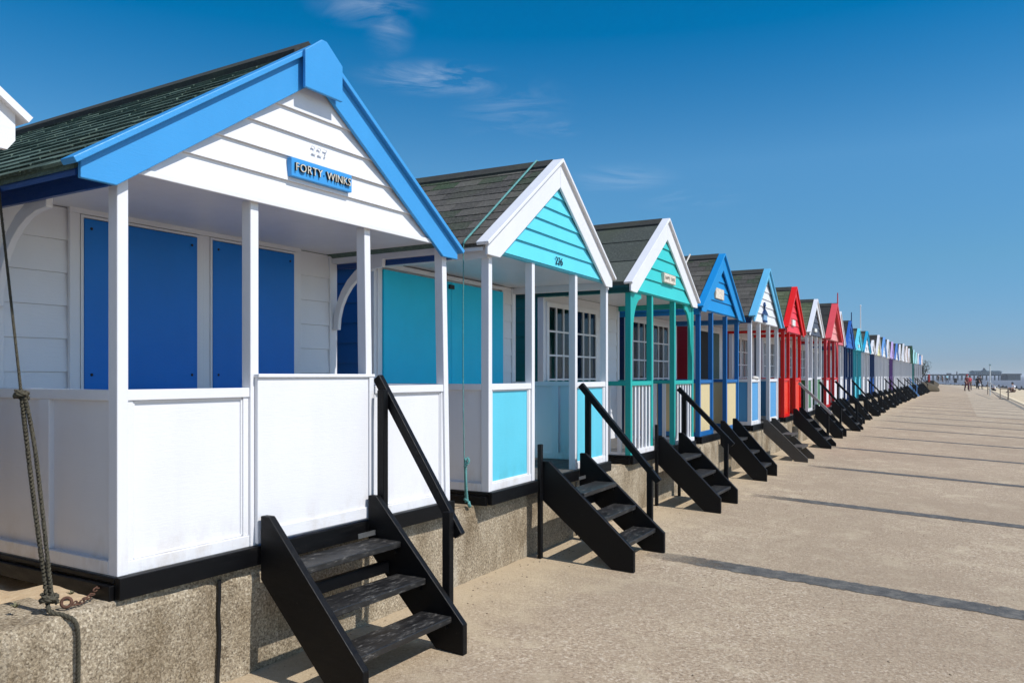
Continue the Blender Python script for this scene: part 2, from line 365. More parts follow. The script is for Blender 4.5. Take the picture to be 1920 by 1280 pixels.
        for a, b_ in spans:
            dr = B().box(a, b_, D-.034, D-.021, DK, z0).box(a, a+.06, D-.05, D-.021, z0, z1+.06).box(b_-.06, b_, D-.05, D-.021, z0, z1+.06).box(a+.06, b_-.06, D-.05, D-.021, z1, z1+.06).box(a+.06, b_-.06, D-.05, D-.035, z0, z0+.05).build('door', door or WHITE, e)
            if not far:
                g = B(); xa, xb = a+.06, b_-.06
                for q in range(1, cols): xx = xa+(xb-xa)*q/cols; g.box(xx-.011, xx+.011, D-.05, D-.026, z0+.05, z1)
                for q in range(1, 4): zz = z0+.05+(z1-z0-.05)*q/4; g.box(xa, xb, D-.049, D-.027, zz-.011, zz+.011)
                g.build('glazing_bars', door or WHITE, dr)
                B().box(xa, xb, D-.036, D-.032, z0+.05, z1).build('pane', GLASS, dr)
                B().box(xa, xb, D-.0235, D-.021, z0+.05, z1).build('room_shade_backing', INT_SHADE, dr)  # flat dark sheet, the room's shade painted behind the pane
                cu = B()
                for s0, s1 in ((xa, xa+(xb-xa)*.3), (xb-(xb-xa)*.3, xb)):
                    n_ = 10; pts = [(s0+(s1-s0)*q/n_, D-.026-.003*math.sin(q*1.9)) for q in range(n_+1)]
                    poly = pts+[(p[0], D-.0236) for p in reversed(pts)]
                    cu.prism(poly, z0+.05, z1-.01, 'xy')
                cu.build('curtain', CURT, dr)
    elif front == 'open':
        B().box(.25, 1.15, D-.03, D-.022, DK, 1.9).build('doorway_shade', INT_SHADE, e)  # dark sheet on the closed wall, painted as shade inside an open door
        B().box(1.18, 1.9, D-.045, D-.022, DK, 1.9).build('door', P(60, 84, 70, .5), e)
        B().box(.19, .25, D-.05, D-.021, DK, 1.96).box(1.9, 1.96, D-.05, D-.021, DK, 1.96).box(.25, 1.9, D-.05, D-.021, 1.9, 1.96).build('door_frame', WHITE, e)
    # ceiling, top plates, fascias
    B().box(.02, W-.02, .016, D+.0, CZ, CZ+.015).build('porch_ceiling', ceil, e)
    for x0 in (.0, W-.05): B().box(x0, x0+.05, pd, D-.032, CZ-.07, CZ-.001).build('top_plate', rail, e)
    for sgn in (0, 1):
        x0 = -oL if sgn == 0 else W+oR-.03; zf = zt(x0 if sgn == 0 else W+oR)
        xi = -.002 if not sgn else W+.002; xo_ = -oL+.006 if not sgn else W+oR-.006
        zi = zt(xi)-.032; zo_ = zt(xo_)-.032; pl = CZ-.10 if i == 0 else CZ-.07
        B().prism([(xo_, zo_), (xo_, zo_-.03), (xi-.022*(1-2*sgn), zi-.045), (xi-.022*(1-2*sgn), pl), (xi, pl), (xi, zi)], .0, L-.02).build('fascia', fascia, e)
    # gable boarding
    hw = lambda z: (za-.05-z)/sl
    g = B(); z = GB; first = True
    while z < za-.12:
        h = gb*1.14 if first else gb; z1 = min(z+h, za-.07)
        if i == 0 and z1 > za-.33: z1 = za-.07
        a = min(hw(z), c-.01); b_ = max(min(hw(z1), c-.01), .004)
        g.hexa([(c-a, -.022, z), (c+a, -.022, z), (c+a, .012, z), (c-a, .012, z)], [(c-b_, -.004, z1-.001), (c+b_, -.004, z1-.001), (c+b_, .012, z1-.001), (c-b_, .012, z1-.001)])
        z = z1; first = False
    g.build('gable', gable, e)
    if i == 0: B().box(-.0, W, -.034, -.022, GB-.012, GB+.018).build('gable_moulding', gable, e, .004)
    else: B().box(.01, W-.01, -.004, .05, GB-.014, GB-.001).build('gable_moulding', gable, e)
    # bargeboards
    for sgn in (-1, 1):
        o_ = oL if sgn < 0 else oR; xo = -o_ if sgn < 0 else W+o_; zo = zt(xo); xl = c+sgn*((za-vd-zb)/sl)
        foot = max(zo-.10, zb)
        poly = [(xo, zo), (xo, foot)]
        if abs(xo-c) > abs(xl-c)+.16: poly.append((xo-sgn*.10, zb))
        elif foot > zb: poly.append((xo-sgn*.03, zb))
        poly += [(xl, zb), (c+sgn*.0015, za-vd), (c+sgn*.0015, za)]
        B().prism(poly, -fwd-.024, -fwd).build('bargeboard', barge, e, bv)
        n_ = math.hypot(1, sl); ox, oz = sgn*sl/n_, 1/n_; th = .028
        xo2 = xo+sgn*.035; zo2 = zt(xo2)
        B().prism([(xo2, zo2), (c, za), (c, za+th*n_), (xo2+ox*th, zo2+oz*th)], -fwd-.055, capback).build('verge_cap', cap, e, bv)
        if fwd > .07: B().prism([(xo+sgn*0, zo-.002), (c, za-.002), (c, za-.05), (xo, zo-.05)], -fwd, -.005).build('verge_soffit', barge, e)
    if plate:
        B().prism([(c-.15, za-.275), (c+.15, za-.275), (c+.15, za-.065), (c+.02, za+.035), (c-.02, za+.035), (c-.15, za-.065)], -fwd-.078, -fwd-.0565).build('apex_plate', barge, e, .004)
    if finial: B().prism([(c-.03, za-.2), (c+.03, za-.2), (c+.025, za+.12), (c, za+.34), (c-.025, za+.12)], -fwd-.06, -fwd-.03).build('finial', finial, e)
    # roof
    y0r = capback-.0
    for sgn in (-1, 1):
        o_ = oL if sgn < 0 else oR; xo = -o_ if sgn < 0 else W+o_
        n_ = math.hypot(1, sl); u = Vector((-sgn/n_, 0, sl/n_)); nn = Vector((sgn*sl/n_, 0, 1/n_)); p0 = Vector((xo, 0, zt(xo))); S = abs(xo-c)*n_
        b_ = B()
        def slab(s0, s1, ya, yb, t_a, t_b, lift=0):
            A = lambda s_, y, t_: p0+u*s_+Vector((0, y, 0))+nn*t_
            b_.hexa([A(s0, ya, -.0), A(s0, yb, -.0), A(s0, yb, t_a), A(s0, ya, t_a)], [A(s1, ya, -.0), A(s1, yb, -.0), A(s1, yb, t_b), A(s1, ya, t_b)])
        b_.prism([(xo, zt(xo)-.03), (c, za-.03), (c, za-.001), (xo, zt(xo)-.001)], -.0, L)
        if rstyle in ('shingle', 'tile') and i < 8:
            st = .115 if i == 0 else .14; tw = .19 if i == 0 else .26; n2 = int(S/st); st = (S-.02)/n2
            for r_ in range(n2):
                y = y0r-(tw*.5 if r_ % 2 else 0)
                while y < L:
                    a = max(y+.003, y0r); bb = min(y+tw-.003, L); 
                    if bb > a+.01:
                        j = rnd.uniform(-.008, .008)
                        slab(r_*st+j-.012, min((r_+1)*st+.01, S), a, bb, (.015 if i == 0 else .009)+rnd.uniform(0, .004), .005)
                    y += tw
        else:
            n2 = 3
            for r_ in range(n2): slab(S*r_/n2-(.01 if r_ else 0), S*(r_+1)/n2, y0r, L, .014, .005)
        b_.build('roof_slope', roof, e)
    rt = .02 if i == 0 else 0
    B().prism([(c-.11, zt(c-.11)+.006), (c, za+.008), (c+.11, zt(c-.11)+.006), (c+.11, zt(c-.11)+.034+rt), (c, za+.04+rt), (c-.11, zt(c-.11)+.034+rt)], capback+.002, L+.01).build('ridge_cap', RIDGE, e)
    # curved brackets in the porch sides
    if brackets:
        for x0 in (.012, W-.047):
            poly = []
            for q in range(9):
                a = math.pi/2*q/8; poly.append((D-.03-.52*(1-math.cos(a)), 1.38+.55*math.sin(a)))
            inner = [(D-.03-.46*(1-math.cos(math.pi/2*q/8))-.055-.0*q, 1.38+.47*math.sin(math.pi/2*q/8)) for q in range(9)]
            MB().prism(poly+inner[::-1], x0, x0+.035, 'yz').build('bracket', brackets, e, bv)
    if front_brackets:
        for xa, sg in ((xs[0]+pw, 1), (xs[3], -1)):
            pts = [(xa, 1.28), (xa, GB-.004), (xa+sg*.33, GB-.004), (xa+sg*.33, GB-.06)]
            for q in range(9):
                a = math.pi/2*q/8; pts.append((xa+sg*(.05+.28*(1-math.sin(a))), GB-.08-.46*(1-math.cos(a))))
            if sg < 0: pts = pts[::-1]
            MB().prism(pts, .012, .04).build('bracket', front_brackets, e, bv)
    if i > 3 and i < 28: rj = random.Random(i*7+1); e.rotation_euler.y = R(rj.uniform(-.7, .7)); e.rotation_euler.z += R(rj.uniform(-1.2, 1.2))
    return e, zt

def sign(e, x, z, w, h, mat, marks=True, y=-.05, name='name_plaque'):
    s_ = MB().box(x-w/2, x+w/2, y, -.012, z-h/2, z+h/2).build(name, mat, e, .004)
    if marks:
        MB().box(x-w/2+.006, x+w/2-.006, y-.003, y-.0005, z-h/2+.006, z+h/2-.006).build('worn_face', PLQ, s_)
    return s_
def mk_plq():
    t = NT('worn_plaque_face'); v = t.noise(34, 3, .6); t.col(t.mix(t.g(v, .5, .66, 0, .75), srgb(214, 204, 188), srgb(150, 140, 126))); t.rough(.6); return t.m
PLQ = mk_plq()

DECK = simple('worn_deck_boards', srgb(84, 81, 77), .7, 12, .3)
AQUA = P(92, 192, 214, .45, .1); AQG = P(96, 204, 226, .42, .1); TURQ = P(32, 168, 160, .42, .12); TURG = P(60, 192, 190, .42, .08); BLUE1 = P(62, 148, 210, .42, .1)
DBLUE = P(0, 114, 202, .42, .16); TEALB = P(0, 200, 236, .4, .16); NAVY = P(18, 52, 100, .4, .1); B4 = P(20, 134, 200, .4, .1); CREAM = P(206, 188, 144, .5, .06)
LB5 = P(100, 178, 216, .42, .1); LB5P = P(80, 152, 204, .42); RED = P(222, 22, 10, .38); REDG = P(230, 58, 66, .42); REDP = P(228, 56, 20, .4); CRIM = P(150, 20, 36, .42)
CHAR = P(74, 74, 84, .45); CORAL = P(218, 78, 84, .42); PINKR = P(206, 100, 108, .45); GREENP = P(70, 118, 80, .45); DGREEN = P(20, 88, 92, .45); BOTTLE = P(32, 74, 44, .45)
CYANB = P(30, 158, 200, .4); PALEY = P(218, 214, 160, .45); LBLUE = P(112, 164, 222, .42); LILAC = P(196, 172, 222, .42); PURPLE = P(112, 72, 142, .42); PALEA = P(176, 228, 226, .42); PINKW = P(236, 222, 216, .42)
MIDB = P(40, 96, 176, .42); BRB = P(30, 110, 214, .4); SLATE = P(96, 106, 112, .45); DBROWN = P(66, 56, 48, .5)

# hut nearest the camera on the left, only its right eave is in frame
hut(20, loc=P1-DIR*PITCH, za=2.985, oL=.12, oR=.05, zb=1.89, vd=.24, label='white beach hut at the left edge of the photo, only its eave tip in view', L=3.5)
h1, zt1 = hut(0, loc=P1, ang=31, barge=BLUE1, fascia=P(24, 66, 130, .35), plate=True, cx=1.205, oR=.02, za=2.91, sl=.69, cz=1.98, GB=1.955, zb=1.865, vd=.19, deckmat=P(150, 150, 148), front='shutters1', door=DBLUE, gate=True, brackets=WHITE, roof=SH_GREEN, lean=(0, 0, -.035, -.05), gb=.137, fwd=.028,  # unseen deck made pale grey to bounce more light into the porch
     label='large white beach hut with bright blue bargeboards and blue shutters, nearest the camera')
h2, zt2 = hut(1, loc=Vector((-.182, 6.25, 0)), ang=28, gable=AQG, panel=AQUA, sidepanel=WHITE, side=P(14, 92, 160, .42), front='shutters2', door=TEALB, oL=.1, oR=.0, cx=1.25, fwd=.025, zb=1.95, vd=.23, sl=.69, za=2.975, GB=2.01, capback=.03, gb=.125,
     label='white beach hut with aqua gable and aqua porch panels, second in the row', W=2.58)
h3, zt3 = hut(2, loc=Vector((1.36, 9.12, 0)), gable=TURG, post=TURQ, side=P(16, 108, 110, .45), infill='slats', front='window', roof=FELT, rstyle='felt', W=2.48, cx=1.2, fwd=.02, oL=.1, oR=.04, zb=1.97, vd=.24, sl=.70, za=2.985, GB=2.005, front_brackets=TURQ, gb=.15, fascia=DGREEN, capback=.03,
     label='turquoise beach hut with white bargeboards and white slatted porch rail')
h4, zt4 = hut(3, barge=B4, gable=B4, post=P(18, 98, 162, .42), panel=CREAM, gb=.16, side=P(20, 46, 92, .45), front='window_wide', W=2.42, oL=.08, oR=.08, cx=1.16, dx=-.05, zb=1.97, vd=.24, fwd=.035, sl=.73, za=2.955, GB=2.02, cz=2.0,
     label='mid blue beach hut with cream porch panels, all blue gable')
h5, zt5 = hut(4, barge=LB5, gable=WHITE, panel=LB5P, side=CRIM, front='open', oL=.08, oR=.08, W=2.42, cx=1.16, zb=2.01, vd=.15, fwd=.05, za=3.08, sl=.775, GB=2.035, fascia=NAVY, gb=.15,
     label='white beach hut with pale blue bargeboards and blue porch panels')
h6, zt6 = hut(5, barge=RED, gable=REDG, post=RED, panel=REDP, side=CRIM, oL=.08, oR=.08, W=2.42, cx=1.17, zb=1.95, vd=.19, fwd=.05, roof=SH_MOSS, za=3.03, sl=.76, GB=2.0, gb=.15,
     label='bright red beach hut with orange red porch panels')
h7, zt7 = hut(6, gable=CHAR, panel=GREENP, side=SLATE, oL=.08, oR=.08, W=2.42, cx=1.17, zb=2.04, vd=.19, fwd=.03, roof=SH_MOSS, za=3.0, sl=.70, GB=2.06, gb=.16,
     label='white beach hut with charcoal gable and green porch panels')
h8, zt8 = hut(7, barge=CORAL, gable=P(228, 150, 146, .45), post=P(196, 34, 40, .42), panel=WHITE, side=CRIM, oL=.08, oR=.08, W=2.42, zb=2.04, fwd=.10, vd=.14, roof=FELTB, rstyle='felt', za=3.16, sl=.82, GB=2.08, finial=CORAL,
     label='coral red beach hut with white porch panels and pointed finial', front_brackets=CORAL)
def S(k): return -.30*math.sin(math.pi*(k-3)/21)
ZA = {8: 3.12, 9: 3.02, 10: 2.89, 11: 2.95, 12: 2.66, 13: 3.05, 14: 3.07, 15: 3.08, 16: 3.04, 17: 3.06, 18: 3.10, 19: 3.27, 20: 3.19, 21: 3.12, 22: 3.43, 23: 3.17, 24: 3.03, 25: 3.01, 26: 2.88, 27: 3.0}
far_defs = [
 (8, dict(gable=PINKR, roof=P(120, 40, 40, .8)), 'white beach hut with dusky pink gable and small gable window'),
 (9, dict(barge=MIDB, gable=MIDB, post=NAVY, finial=NAVY, roof=FELTB, side=NAVY), 'navy blue beach hut with pointed finial'),
 (10, dict(barge=AQG, gable=AQG, post=P(60, 178, 190, .42), panel=AQG, side=P(30, 120, 130, .42), roof=SH_MOSS), 'all turquoise beach hut past the navy one'),
 (11, dict(barge=CYANB, gable=WHITE, roof=FELT), 'white beach hut with bright cyan blue bargeboards'),
 (12, dict(barge=WHITE, gable=WHITE, post=NAVY, panel=BRB, side=NAVY, roof=FELTB), 'low white gabled beach hut with navy posts and bright blue panels'),
 (13, dict(gable=PALEY, roof=FELTB), 'white beach hut with pale yellow gable'),
 (14, dict(barge=LBLUE, gable=WHITE), 'white beach hut with sky blue bargeboards beyond the yellow gabled hut'),
 (15, dict(), 'plain white beach hut just before the lilac one'),
 (16, dict(barge=LILAC, gable=LILAC, post=PURPLE, side=PURPLE, panel=LILAC), 'lilac beach hut with purple posts'),
 (17, dict(barge=P(84, 128, 196, .42), gable=WHITE), 'white beach hut with dusty blue bargeboards just past the lilac hut'),
 (18, dict(), 'plain white beach hut, second past the lilac one'),
 (19, dict(), 'tall steep roofed plain white beach hut'),
 (20, dict(side=DGREEN, wall=DGREEN, barge=PINKW), 'off white beach hut with dark teal walls'),
 (21, dict(), 'plain white beach hut beside the dark green hut'),
 (22, dict(barge=BOTTLE, gable=BOTTLE, side=BOTTLE, roof=BOTTLE), 'dark green beach hut with the highest roof'),
 (23, dict(barge=PALEA, gable=PALEA, post=P(70, 146, 140, .42), side=DGREEN), 'pale aqua beach hut with teal posts'),
 (24, dict(barge=PALEA), 'white beach hut with pale aqua bargeboards near the far end'),
 (25, dict(barge=WHITE, side=LBLUE), 'white beach hut with light blue side walls near the far end'),
 (26, dict(barge=LBLUE, gable=WHITE, roof=FELTB), 'white beach hut with light blue bargeboards, second from the far end'),
 (27, dict(barge=PINKW, gable=PINKW, side=PINKW), 'pinkish white beach hut at the far end of the row'),
]
for k, kw, lb in far_defs:
    d_ = dict(W=2.42, oL=.08, oR=.08, zb=2.0, vd=.19, fwd=.03, za=ZA[k], sl=(ZA[k]-2.08)/1.29, GB=2.04, front='window', rstyle='felt'); d_.update(kw)
    e_, _z = hut(k, label=lb, dx=S(k), **d_)
    if k == 8:
        MB().box(1.07, 1.35, -.04, -.02, 2.16, 2.6).build('gable_window', P(150, 184, 200, .3), e_)
    if k in (10, 11): sign(e_, 1.21, 2.2, .3, .12, WHITE, False)
tc_ = MB().ball((0, 0, .0), .07, (2.0, .7, .5), 10, 6).ball((.1, -.01, -.01), .05, (1.2, 1, .7), 9, 6).build('cloth', CURT, None, smooth=True)
bpy.context.view_layer.update(); tc_.location = h5.matrix_world @ Vector((.40, .03, .975)); tc_.rotation_euler.z = h5.rotation_euler.z
tag(tc_, 'small pale crumpled cloth lying on the porch rail of the hut with pale blue bargeboards', 'cloth')
# signs and numbers
Mx = Matrix.Rotation(R(90), 4, 'X')
sg = sign(h1, 1.25, 2.185, .49, .105, P(62, 148, 214, .4), False, -.05)
sg.name = 'name_board'
def letters(txt, x, z, size, y, mat, par, sp=1.0, ext=.008, bev=0, name='lettering'):
    return text_mesh(name, txt, size, mat, par, Matrix.Translation((x, y, z)) @ Mx, ext, sp, bev)
for tx, lx, sp_ in (('FORTY', 1.128, 1.1), ('WINKS', 1.372, 1.02)):
    letters(tx, lx, 2.185, .064, -.056, BLK, sg, sp_, .006, .001, 'lettering'); letters(tx, lx, 2.185, .064, -.063, ALU, sg, sp_, .0012, -.0004, 'letter_faces')
MB().ball((1.255, -.052, 2.183), .004).build('dot', P(20, 60, 120), sg)
letters('227', 1.25, 2.325, .072, -.024, WHITE, h1, 1.35, .0025, .001, 'house_number')
letters('226', 1.27, 2.068, .098, -.026, BLK, h2, 1.12, .003, -.0005, 'house_number')

sign(h3, 1.27, 2.25, .46, .12, P(206, 198, 184), True); sign(h4, 1.0, 2.32, .5, .17, P(206, 190, 160), True, -.04)
for t_, x_ in (('HAPPY', 1.16), ('DAYS', 1.38)): letters(t_, x_, 2.25, .055, -.0545, P(120, 112, 100), h3, 1.05, .001, .0005, 'lettering')
# little wooden hut ornament on the fifth gable
orn = MB().box(.84, 1.12, -.05, -.02, 2.08, 2.21).build('hut_ornament', P(120, 160, 196), h5)
MB().prism([(.77, 2.20), (1.19, 2.20), (.95, 2.30)], -.06, -.02).box(.93, .96, -.05, -.02, 2.28, 2.37).prism([(.88, 2.38), (.95, 2.34), (1.02, 2.38), (.95, 2.44)], -.05, -.02).box(.84, 1.12, -.055, -.02, 2.05, 2.09).build('ornament_roof', NAVY, orn)
sign(h6, 1.05, 2.22, .4, .14, P(226, 226, 220), False); sign(h7, 1.05, 2.2, .4, .09, P(226, 226, 220), False, -.05)

# ------------------------------------------------------------------ steps
def steps(i, x0, x1, rail='R', newel_left=False, mat=BLACK, loc=None, ang=None, dx=0, n=3, q1=.77, label='', top_mat=None, railmat=None, top=.84, shape='cut'):
    if loc is None: loc = P1+DIR*(PITCH*i)+Vector((dx, 0, 0))
    rz = R(90)-(R(ang) if ang else AL); M = Matrix.Rotation(rz, 4, 'Z')
    xm = (x0+x1)/2; w = (x1-x0)/2; base = M @ Vector((xm, -.06, 0))
    e = empty('wooden_steps', (loc.x+base.x, loc.y+base.y, 0), rz, label, 'steps', 'wooden steps down from the huts')
    bv = .005 if i < 4 else 0; gz = lambda q: -FALL*q-.004
    th = .045
    for sx in (-w, w-th):
        if shape == 'cut': poly = [(.012, .50), (.012, top), (-.05, top), (-q1+.0, .14), (-q1+.0, gz(q1)), (-q1+.2, gz(q1-.2))]
        else: poly = [(.012, .50), (.012, top), (-.06, top), (-q1-.03, .03), (-q1-.03, gz(q1)), (-q1+.2, gz(q1-.2))]
        MB().prism(poly, sx, sx+th, 'yz').build('stringer', mat, e, bv)
    for k in range(n):
        z = .58-.2*k if n == 3 else .47-.23*k; q = q1-.11-.19*(n-1-k)
        MB().box(-w+th, w-th, -q-.03, -q+.19, z-.038, z).build('tread', top_mat or TREAD, e, bv)
        for xc in (-w+th, w-th-.02):
            if i < 12: MB().box(xc, xc+.02, -q, -q+.16, z-.075, z-.04).build('cleat', mat, e)
    if i < 3: MB().box(-w+th, w-th, -.16, -.12, .38, .45).build('brace', mat, e, bv)
    if i < 2: MB().box(w-th-.16, w-th-.002, -.052, -.048, .60, .63).build('metal_bracket', METAL, e)
    if newel_left: MB().box(-w-.05, -w-.002, .0, .035, gz(0), .99).build('post', mat, e, bv); MB().box(w+.0, w+.04, -.0, .035, gz(0), .6).build('post', mat, e, bv)
    if rail:
        s = 1 if rail == 'R' else -1; xa = w+.002 if s > 0 else -w-.047
        ra, rb = (1.58, .63) if i < 1 else ((1.50, .60) if i < 2 else (1.42, .70))
        MB().box(xa, xa+.045, -.075, -.02, .62, ra-.08).build('newel', mat, e, bv)
        MB().box(xa, xa+.045, -q1+.13, -q1+.185, gz(.55), rb+.155*(ra-rb)/1.0).build('rail_post', mat, e, bv)
        a, b = Vector((0, .03, ra)), Vector((0, -q1+(.10 if i < 1 else .07), rb)); d = (b-a).normalized(); nn = Vector((0, d.z, -d.y))*-.03
        X0 = Vector((xa+.0455, 0, 0)); X1 = Vector((xa+.09, 0, 0))
        if i >= 1: X0 = Vector((xa-.002, 0, 0)); X1 = Vector((xa+.048, 0, 0)); 
        if nn.z < 0: nn = -nn
        MB().hexa([X0+a-nn, X1+a-nn, X1+a+nn, X0+a+nn], [X0+b-nn, X1+b-nn, X1+b+nn, X0+b+nn]).build('handrail', railmat or mat, e, bv)
        if i < 1: MB().box(xa+.046, xa+.06, -q1+.13, -q1+.185, .62, .70).build('rail_cleat', mat, e)
    return e
steps(0, .785, 1.69, 'R', q1=.71, loc=P1, ang=31, label='black wooden steps with worn treads below the gate of the nearest hut')
steps(1, .86, 1.74, 'R', True, q1=.83, loc=Vector((-.182, 6.25, 0)), ang=28, label='black wooden steps with handrail leading to the aqua gabled hut')
steps(2, .80, 1.66, 'R', True, q1=.76, loc=Vector((1.36, 9.12, 0)), shape='cut', label='black wooden steps with round toed sides leading to the turquoise hut')
steps(3, .80, 1.62, None, q1=.70, label='black wooden steps without handrail leading to the mid blue hut', top=.88)
steps(4, .80, 1.60, None, mat=BROWN, top_mat=BROWN, label='weathered brown steps without handrail leading to the hut with pale blue bargeboards', n=2, shape='pt', top=.74)
steps(5, .80, 1.62, 'R', railmat=P(170, 165, 158), label='black wooden steps with pale grey handrail leading to the bright red hut', shape='pt')
sl_ = {6: 'the charcoal gabled hut', 7: 'the coral red hut', 8: 'the dusky pink gabled hut', 9: 'the navy blue hut', 10: 'the all turquoise hut', 11: 'the hut with cyan blue bargeboards', 12: 'the hut with navy posts and bright blue panels', 13: 'the pale yellow gabled hut',
       14: 'the hut with sky blue bargeboards', 15: 'the plain white hut before the lilac one', 16: 'the lilac hut', 17: 'the dusty blue edged hut past the lilac one', 18: 'the second hut past the lilac one', 19: 'the tall steep roofed white hut', 20: 'the hut with dark teal walls', 21: 'the white hut beside the dark green one',
       22: 'the dark green hut', 23: 'the pale aqua hut', 24: 'the hut with pale aqua bargeboards', 25: 'the hut with light blue side walls', 26: 'the second hut from the far end', 27: 'the last hut of the row'}
for k, s_ in sl_.items():
    bl = k == 21
    steps(k, .80, 1.64, 'R' if k in (6, 7, 9, 11, 14, 15, 17, 19, 20, 21, 23, 24, 26) else None, dx=S(k) if k > 7 else 0, mat=LBLUE if bl else BLACK, railmat=LBLUE if bl else None,
          q1=(.66, .74, .70)[k % 3], shape='pt' if k % 2 else 'cut', label=('light blue painted' if bl else 'black wooden')+(' steps with handrail leading to ' if k in (6, 7, 9, 11, 14, 15, 17, 19, 20, 21, 23, 24, 26) else ' steps without handrail leading to ')+s_)

# ------------------------------------------------------------------ path of the promenade (straight, then bending left with the coast)
L0, RAD = 100.0, 620.0
def path(L, q):
    if L <= L0: p = P1+DIR*L; return Vector((p.x, p.y, 0))+NRM*q
    ph = (L-L0)/RAD; cen = P1+DIR*L0-NRM*RAD; a = -AL+ph
    return Vector((cen.x, cen.y, 0))+Vector((math.cos(a), math.sin(a), 0))*(RAD+q)
def strip(name, Ls, qs, zf, mat, kind='structure', uvmode=None, th=0):
    vs = []; fs = []; uv = []
    for L in Ls:
        for q in qs: p = path(L, q); vs.append((p.x, p.y, zf(L, q))); uv.append((L, q))
    n = len(qs)
    for a in range(len(Ls)-1):
        for b in range(n-1): fs.append((a*n+b, a*n+b+1, (a+1)*n+b+1, (a+1)*n+b))
    me = bpy.data.meshes.new(name); me.from_pydata(vs, [], fs); ul = me.uv_layers.new(name='UVMap')
    for lp in me.loops: ul.data[lp.index].uv = uv[lp.vertex_index] if not uvmode else uvmode(*uv[lp.vertex_index])
    for p in me.polygons: p.use_smooth = True
    me.materials.append(mat); o = bpy.data.objects.new(name, me); C.objects.link(o)
    if kind: o['kind'] = kind
    return o
def frange(a, b, s):
    r = []; 
    while a < b: r.append(a); a += s
    return r+[b]
Ls = frange(-8, 60, 4)+frange(64, 420, 10)
strip('promenade', Ls, [-.3, 0, 1, 2, 3, 4, 5, 6, 6.95], lambda L, q: -FALL*max(q, 0), PROM)
strip('kerb', Ls, [6.95, 6.951, 7.35, 7.351], lambda L, q: -FALL*6.95-.002 if q < 6.9505 else (-FALL*6.95+.012 if q < 7.3505 else -.9), KERB)
strip('drain_strip', frange(26, 90, 4), [6.45, 6.72], lambda L, q: -FALL*q+.005, mk_sand('grey_drain_cover', srgb(110, 106, 98), srgb(132, 126, 116), 12))
def beach_z(L, q):
    b = -.42-(q-7.2)*.055 if q < 16 else -.904-(q-16)*.13
    return b+.05*math.sin(L*.9+q*1.3)+.035*math.sin(L*2.3-q*.7)+(.03*math.sin(q*3.1+L*.2))
strip('beach_sand', frange(-10, 420, 1.5), frange(7.3, 30, 1.1), beach_z, SAND)
# dark filled joints across the promenade
k = 0; Lk = 4.55
while Lk < 75:
    wd = .32 if k == 0 else .29; qa = .85 if k < 2 else .5+rnd.random()*.5
    vs = []; n = 24
    strip('expansion_joint', [Lk, Lk+wd], frange(qa, 6.4, .4), lambda L, q: -FALL*q+.004, TAR, 'structure', lambda L, q, Lk=Lk, wd=wd, qa=qa: (q-qa, (L-Lk)/wd))
    k += 1; Lk += 4.15
# ------------------------------------------------------------------ retaining wall
def wall():
    bm = bmesh.new(); Lw = frange(-8, 1.15, .12)+[1.16+.0]; secs = []
    r2 = random.Random(3); qf = .02
    xs_ = frange(-8, 14, .08)+frange(14.5, 92, 1.0)
    prof = [0, .12, .25, .38, .5, .565]
    rows = []
    for L in xs_:
        near = L < 14; row = []
        for z in prof:
            j = (r2.uniform(-.006, .006) if near else 0); joint = near and any(abs(L-a) < .03 for a in (.55, 4.95, 9.3))
            qq = qf+j-(.025 if joint else 0)-(.018*((z-.5)/.065) if z > .5 else 0)
            p = path(L, qq); row.append(bm.verts.new((p.x, p.y, z if z else -.03)))
        p = path(L, -.03+(r2.uniform(-.01, .01) if near else 0)); row.append(bm.verts.new((p.x, p.y, BASE-.004+(r2.uniform(-.004, .004) if near else 0))))
        p = path(L, -.40); row.append(bm.verts.new((p.x, p.y, BASE-.004)))
        p = path(L, -.41); row.append(bm.verts.new((p.x, p.y, -.1)))
        rows.append(row)
    for a in range(len(rows)-1):
        for b in range(len(rows[0])-1): bm.faces.new((rows[a][b], rows[a+1][b], rows[a+1][b+1], rows[a][b+1]))
    me = bpy.data.meshes.new('retaining_wall'); bm.to_mesh(me); bm.free(); me.materials.append(CONC)
    o = bpy.data.objects.new('retaining_wall', me); C.objects.link(o)
    tag(o, 'low rough concrete retaining wall with pebbly surface running below the whole row of huts', 'wall')
    jm = MB(); r3 = random.Random(5)
    for a in (.55, 4.95, 9.3):
        z = -.01; off = 0
        pts = []
        while z < BASE: pts.append((off, z)); off = max(-.012, min(.012, off+r3.uniform(-.006, .006))); z += .05
        for (o0, z0), (o1, z1) in zip(pts, pts[1:]):
            P0 = path(a+o0, qf-.012); P1_ = path(a+o1, qf-.012); w0 = .009*DIR
            jm.hexa([P0+Vector((0, 0, z0))-w0, P0+Vector((0, 0, z0))+w0, P0+NRM*.008+Vector((0, 0, z0))+w0, P0+NRM*.008+Vector((0, 0, z0))-w0],
                    [P1_+Vector((0, 0, z1))-w0, P1_+Vector((0, 0, z1))+w0, P1_+NRM*.008+Vector((0, 0, z1))+w0, P1_+NRM*.008+Vector((0, 0, z1))-w0])
    jm.build('tar_joint', BLK, o)
wall()
# sand on top of the wall and behind the huts
def sandz(L, q):
    return BASE-.008+(.035*math.sin(L*3.1+q*2)+.03*math.sin(L*7.3-q*5)+.02*math.sin(L*13+q*9) if -6 < L < 12 else 0)*(1 if q < -.25 else .22)+(.012 if L < 0.3 and q < -.1 else 0)
strip('sand_bank', frange(-8, 10, .12)+frange(11, 96, 3), [-.04, -.08, -.14, -.2, -.3, -.4, -.5, -.6, -.75, -.9, -1.1, -1.4, -2, -4, -8, -40], sandz, SANDW)
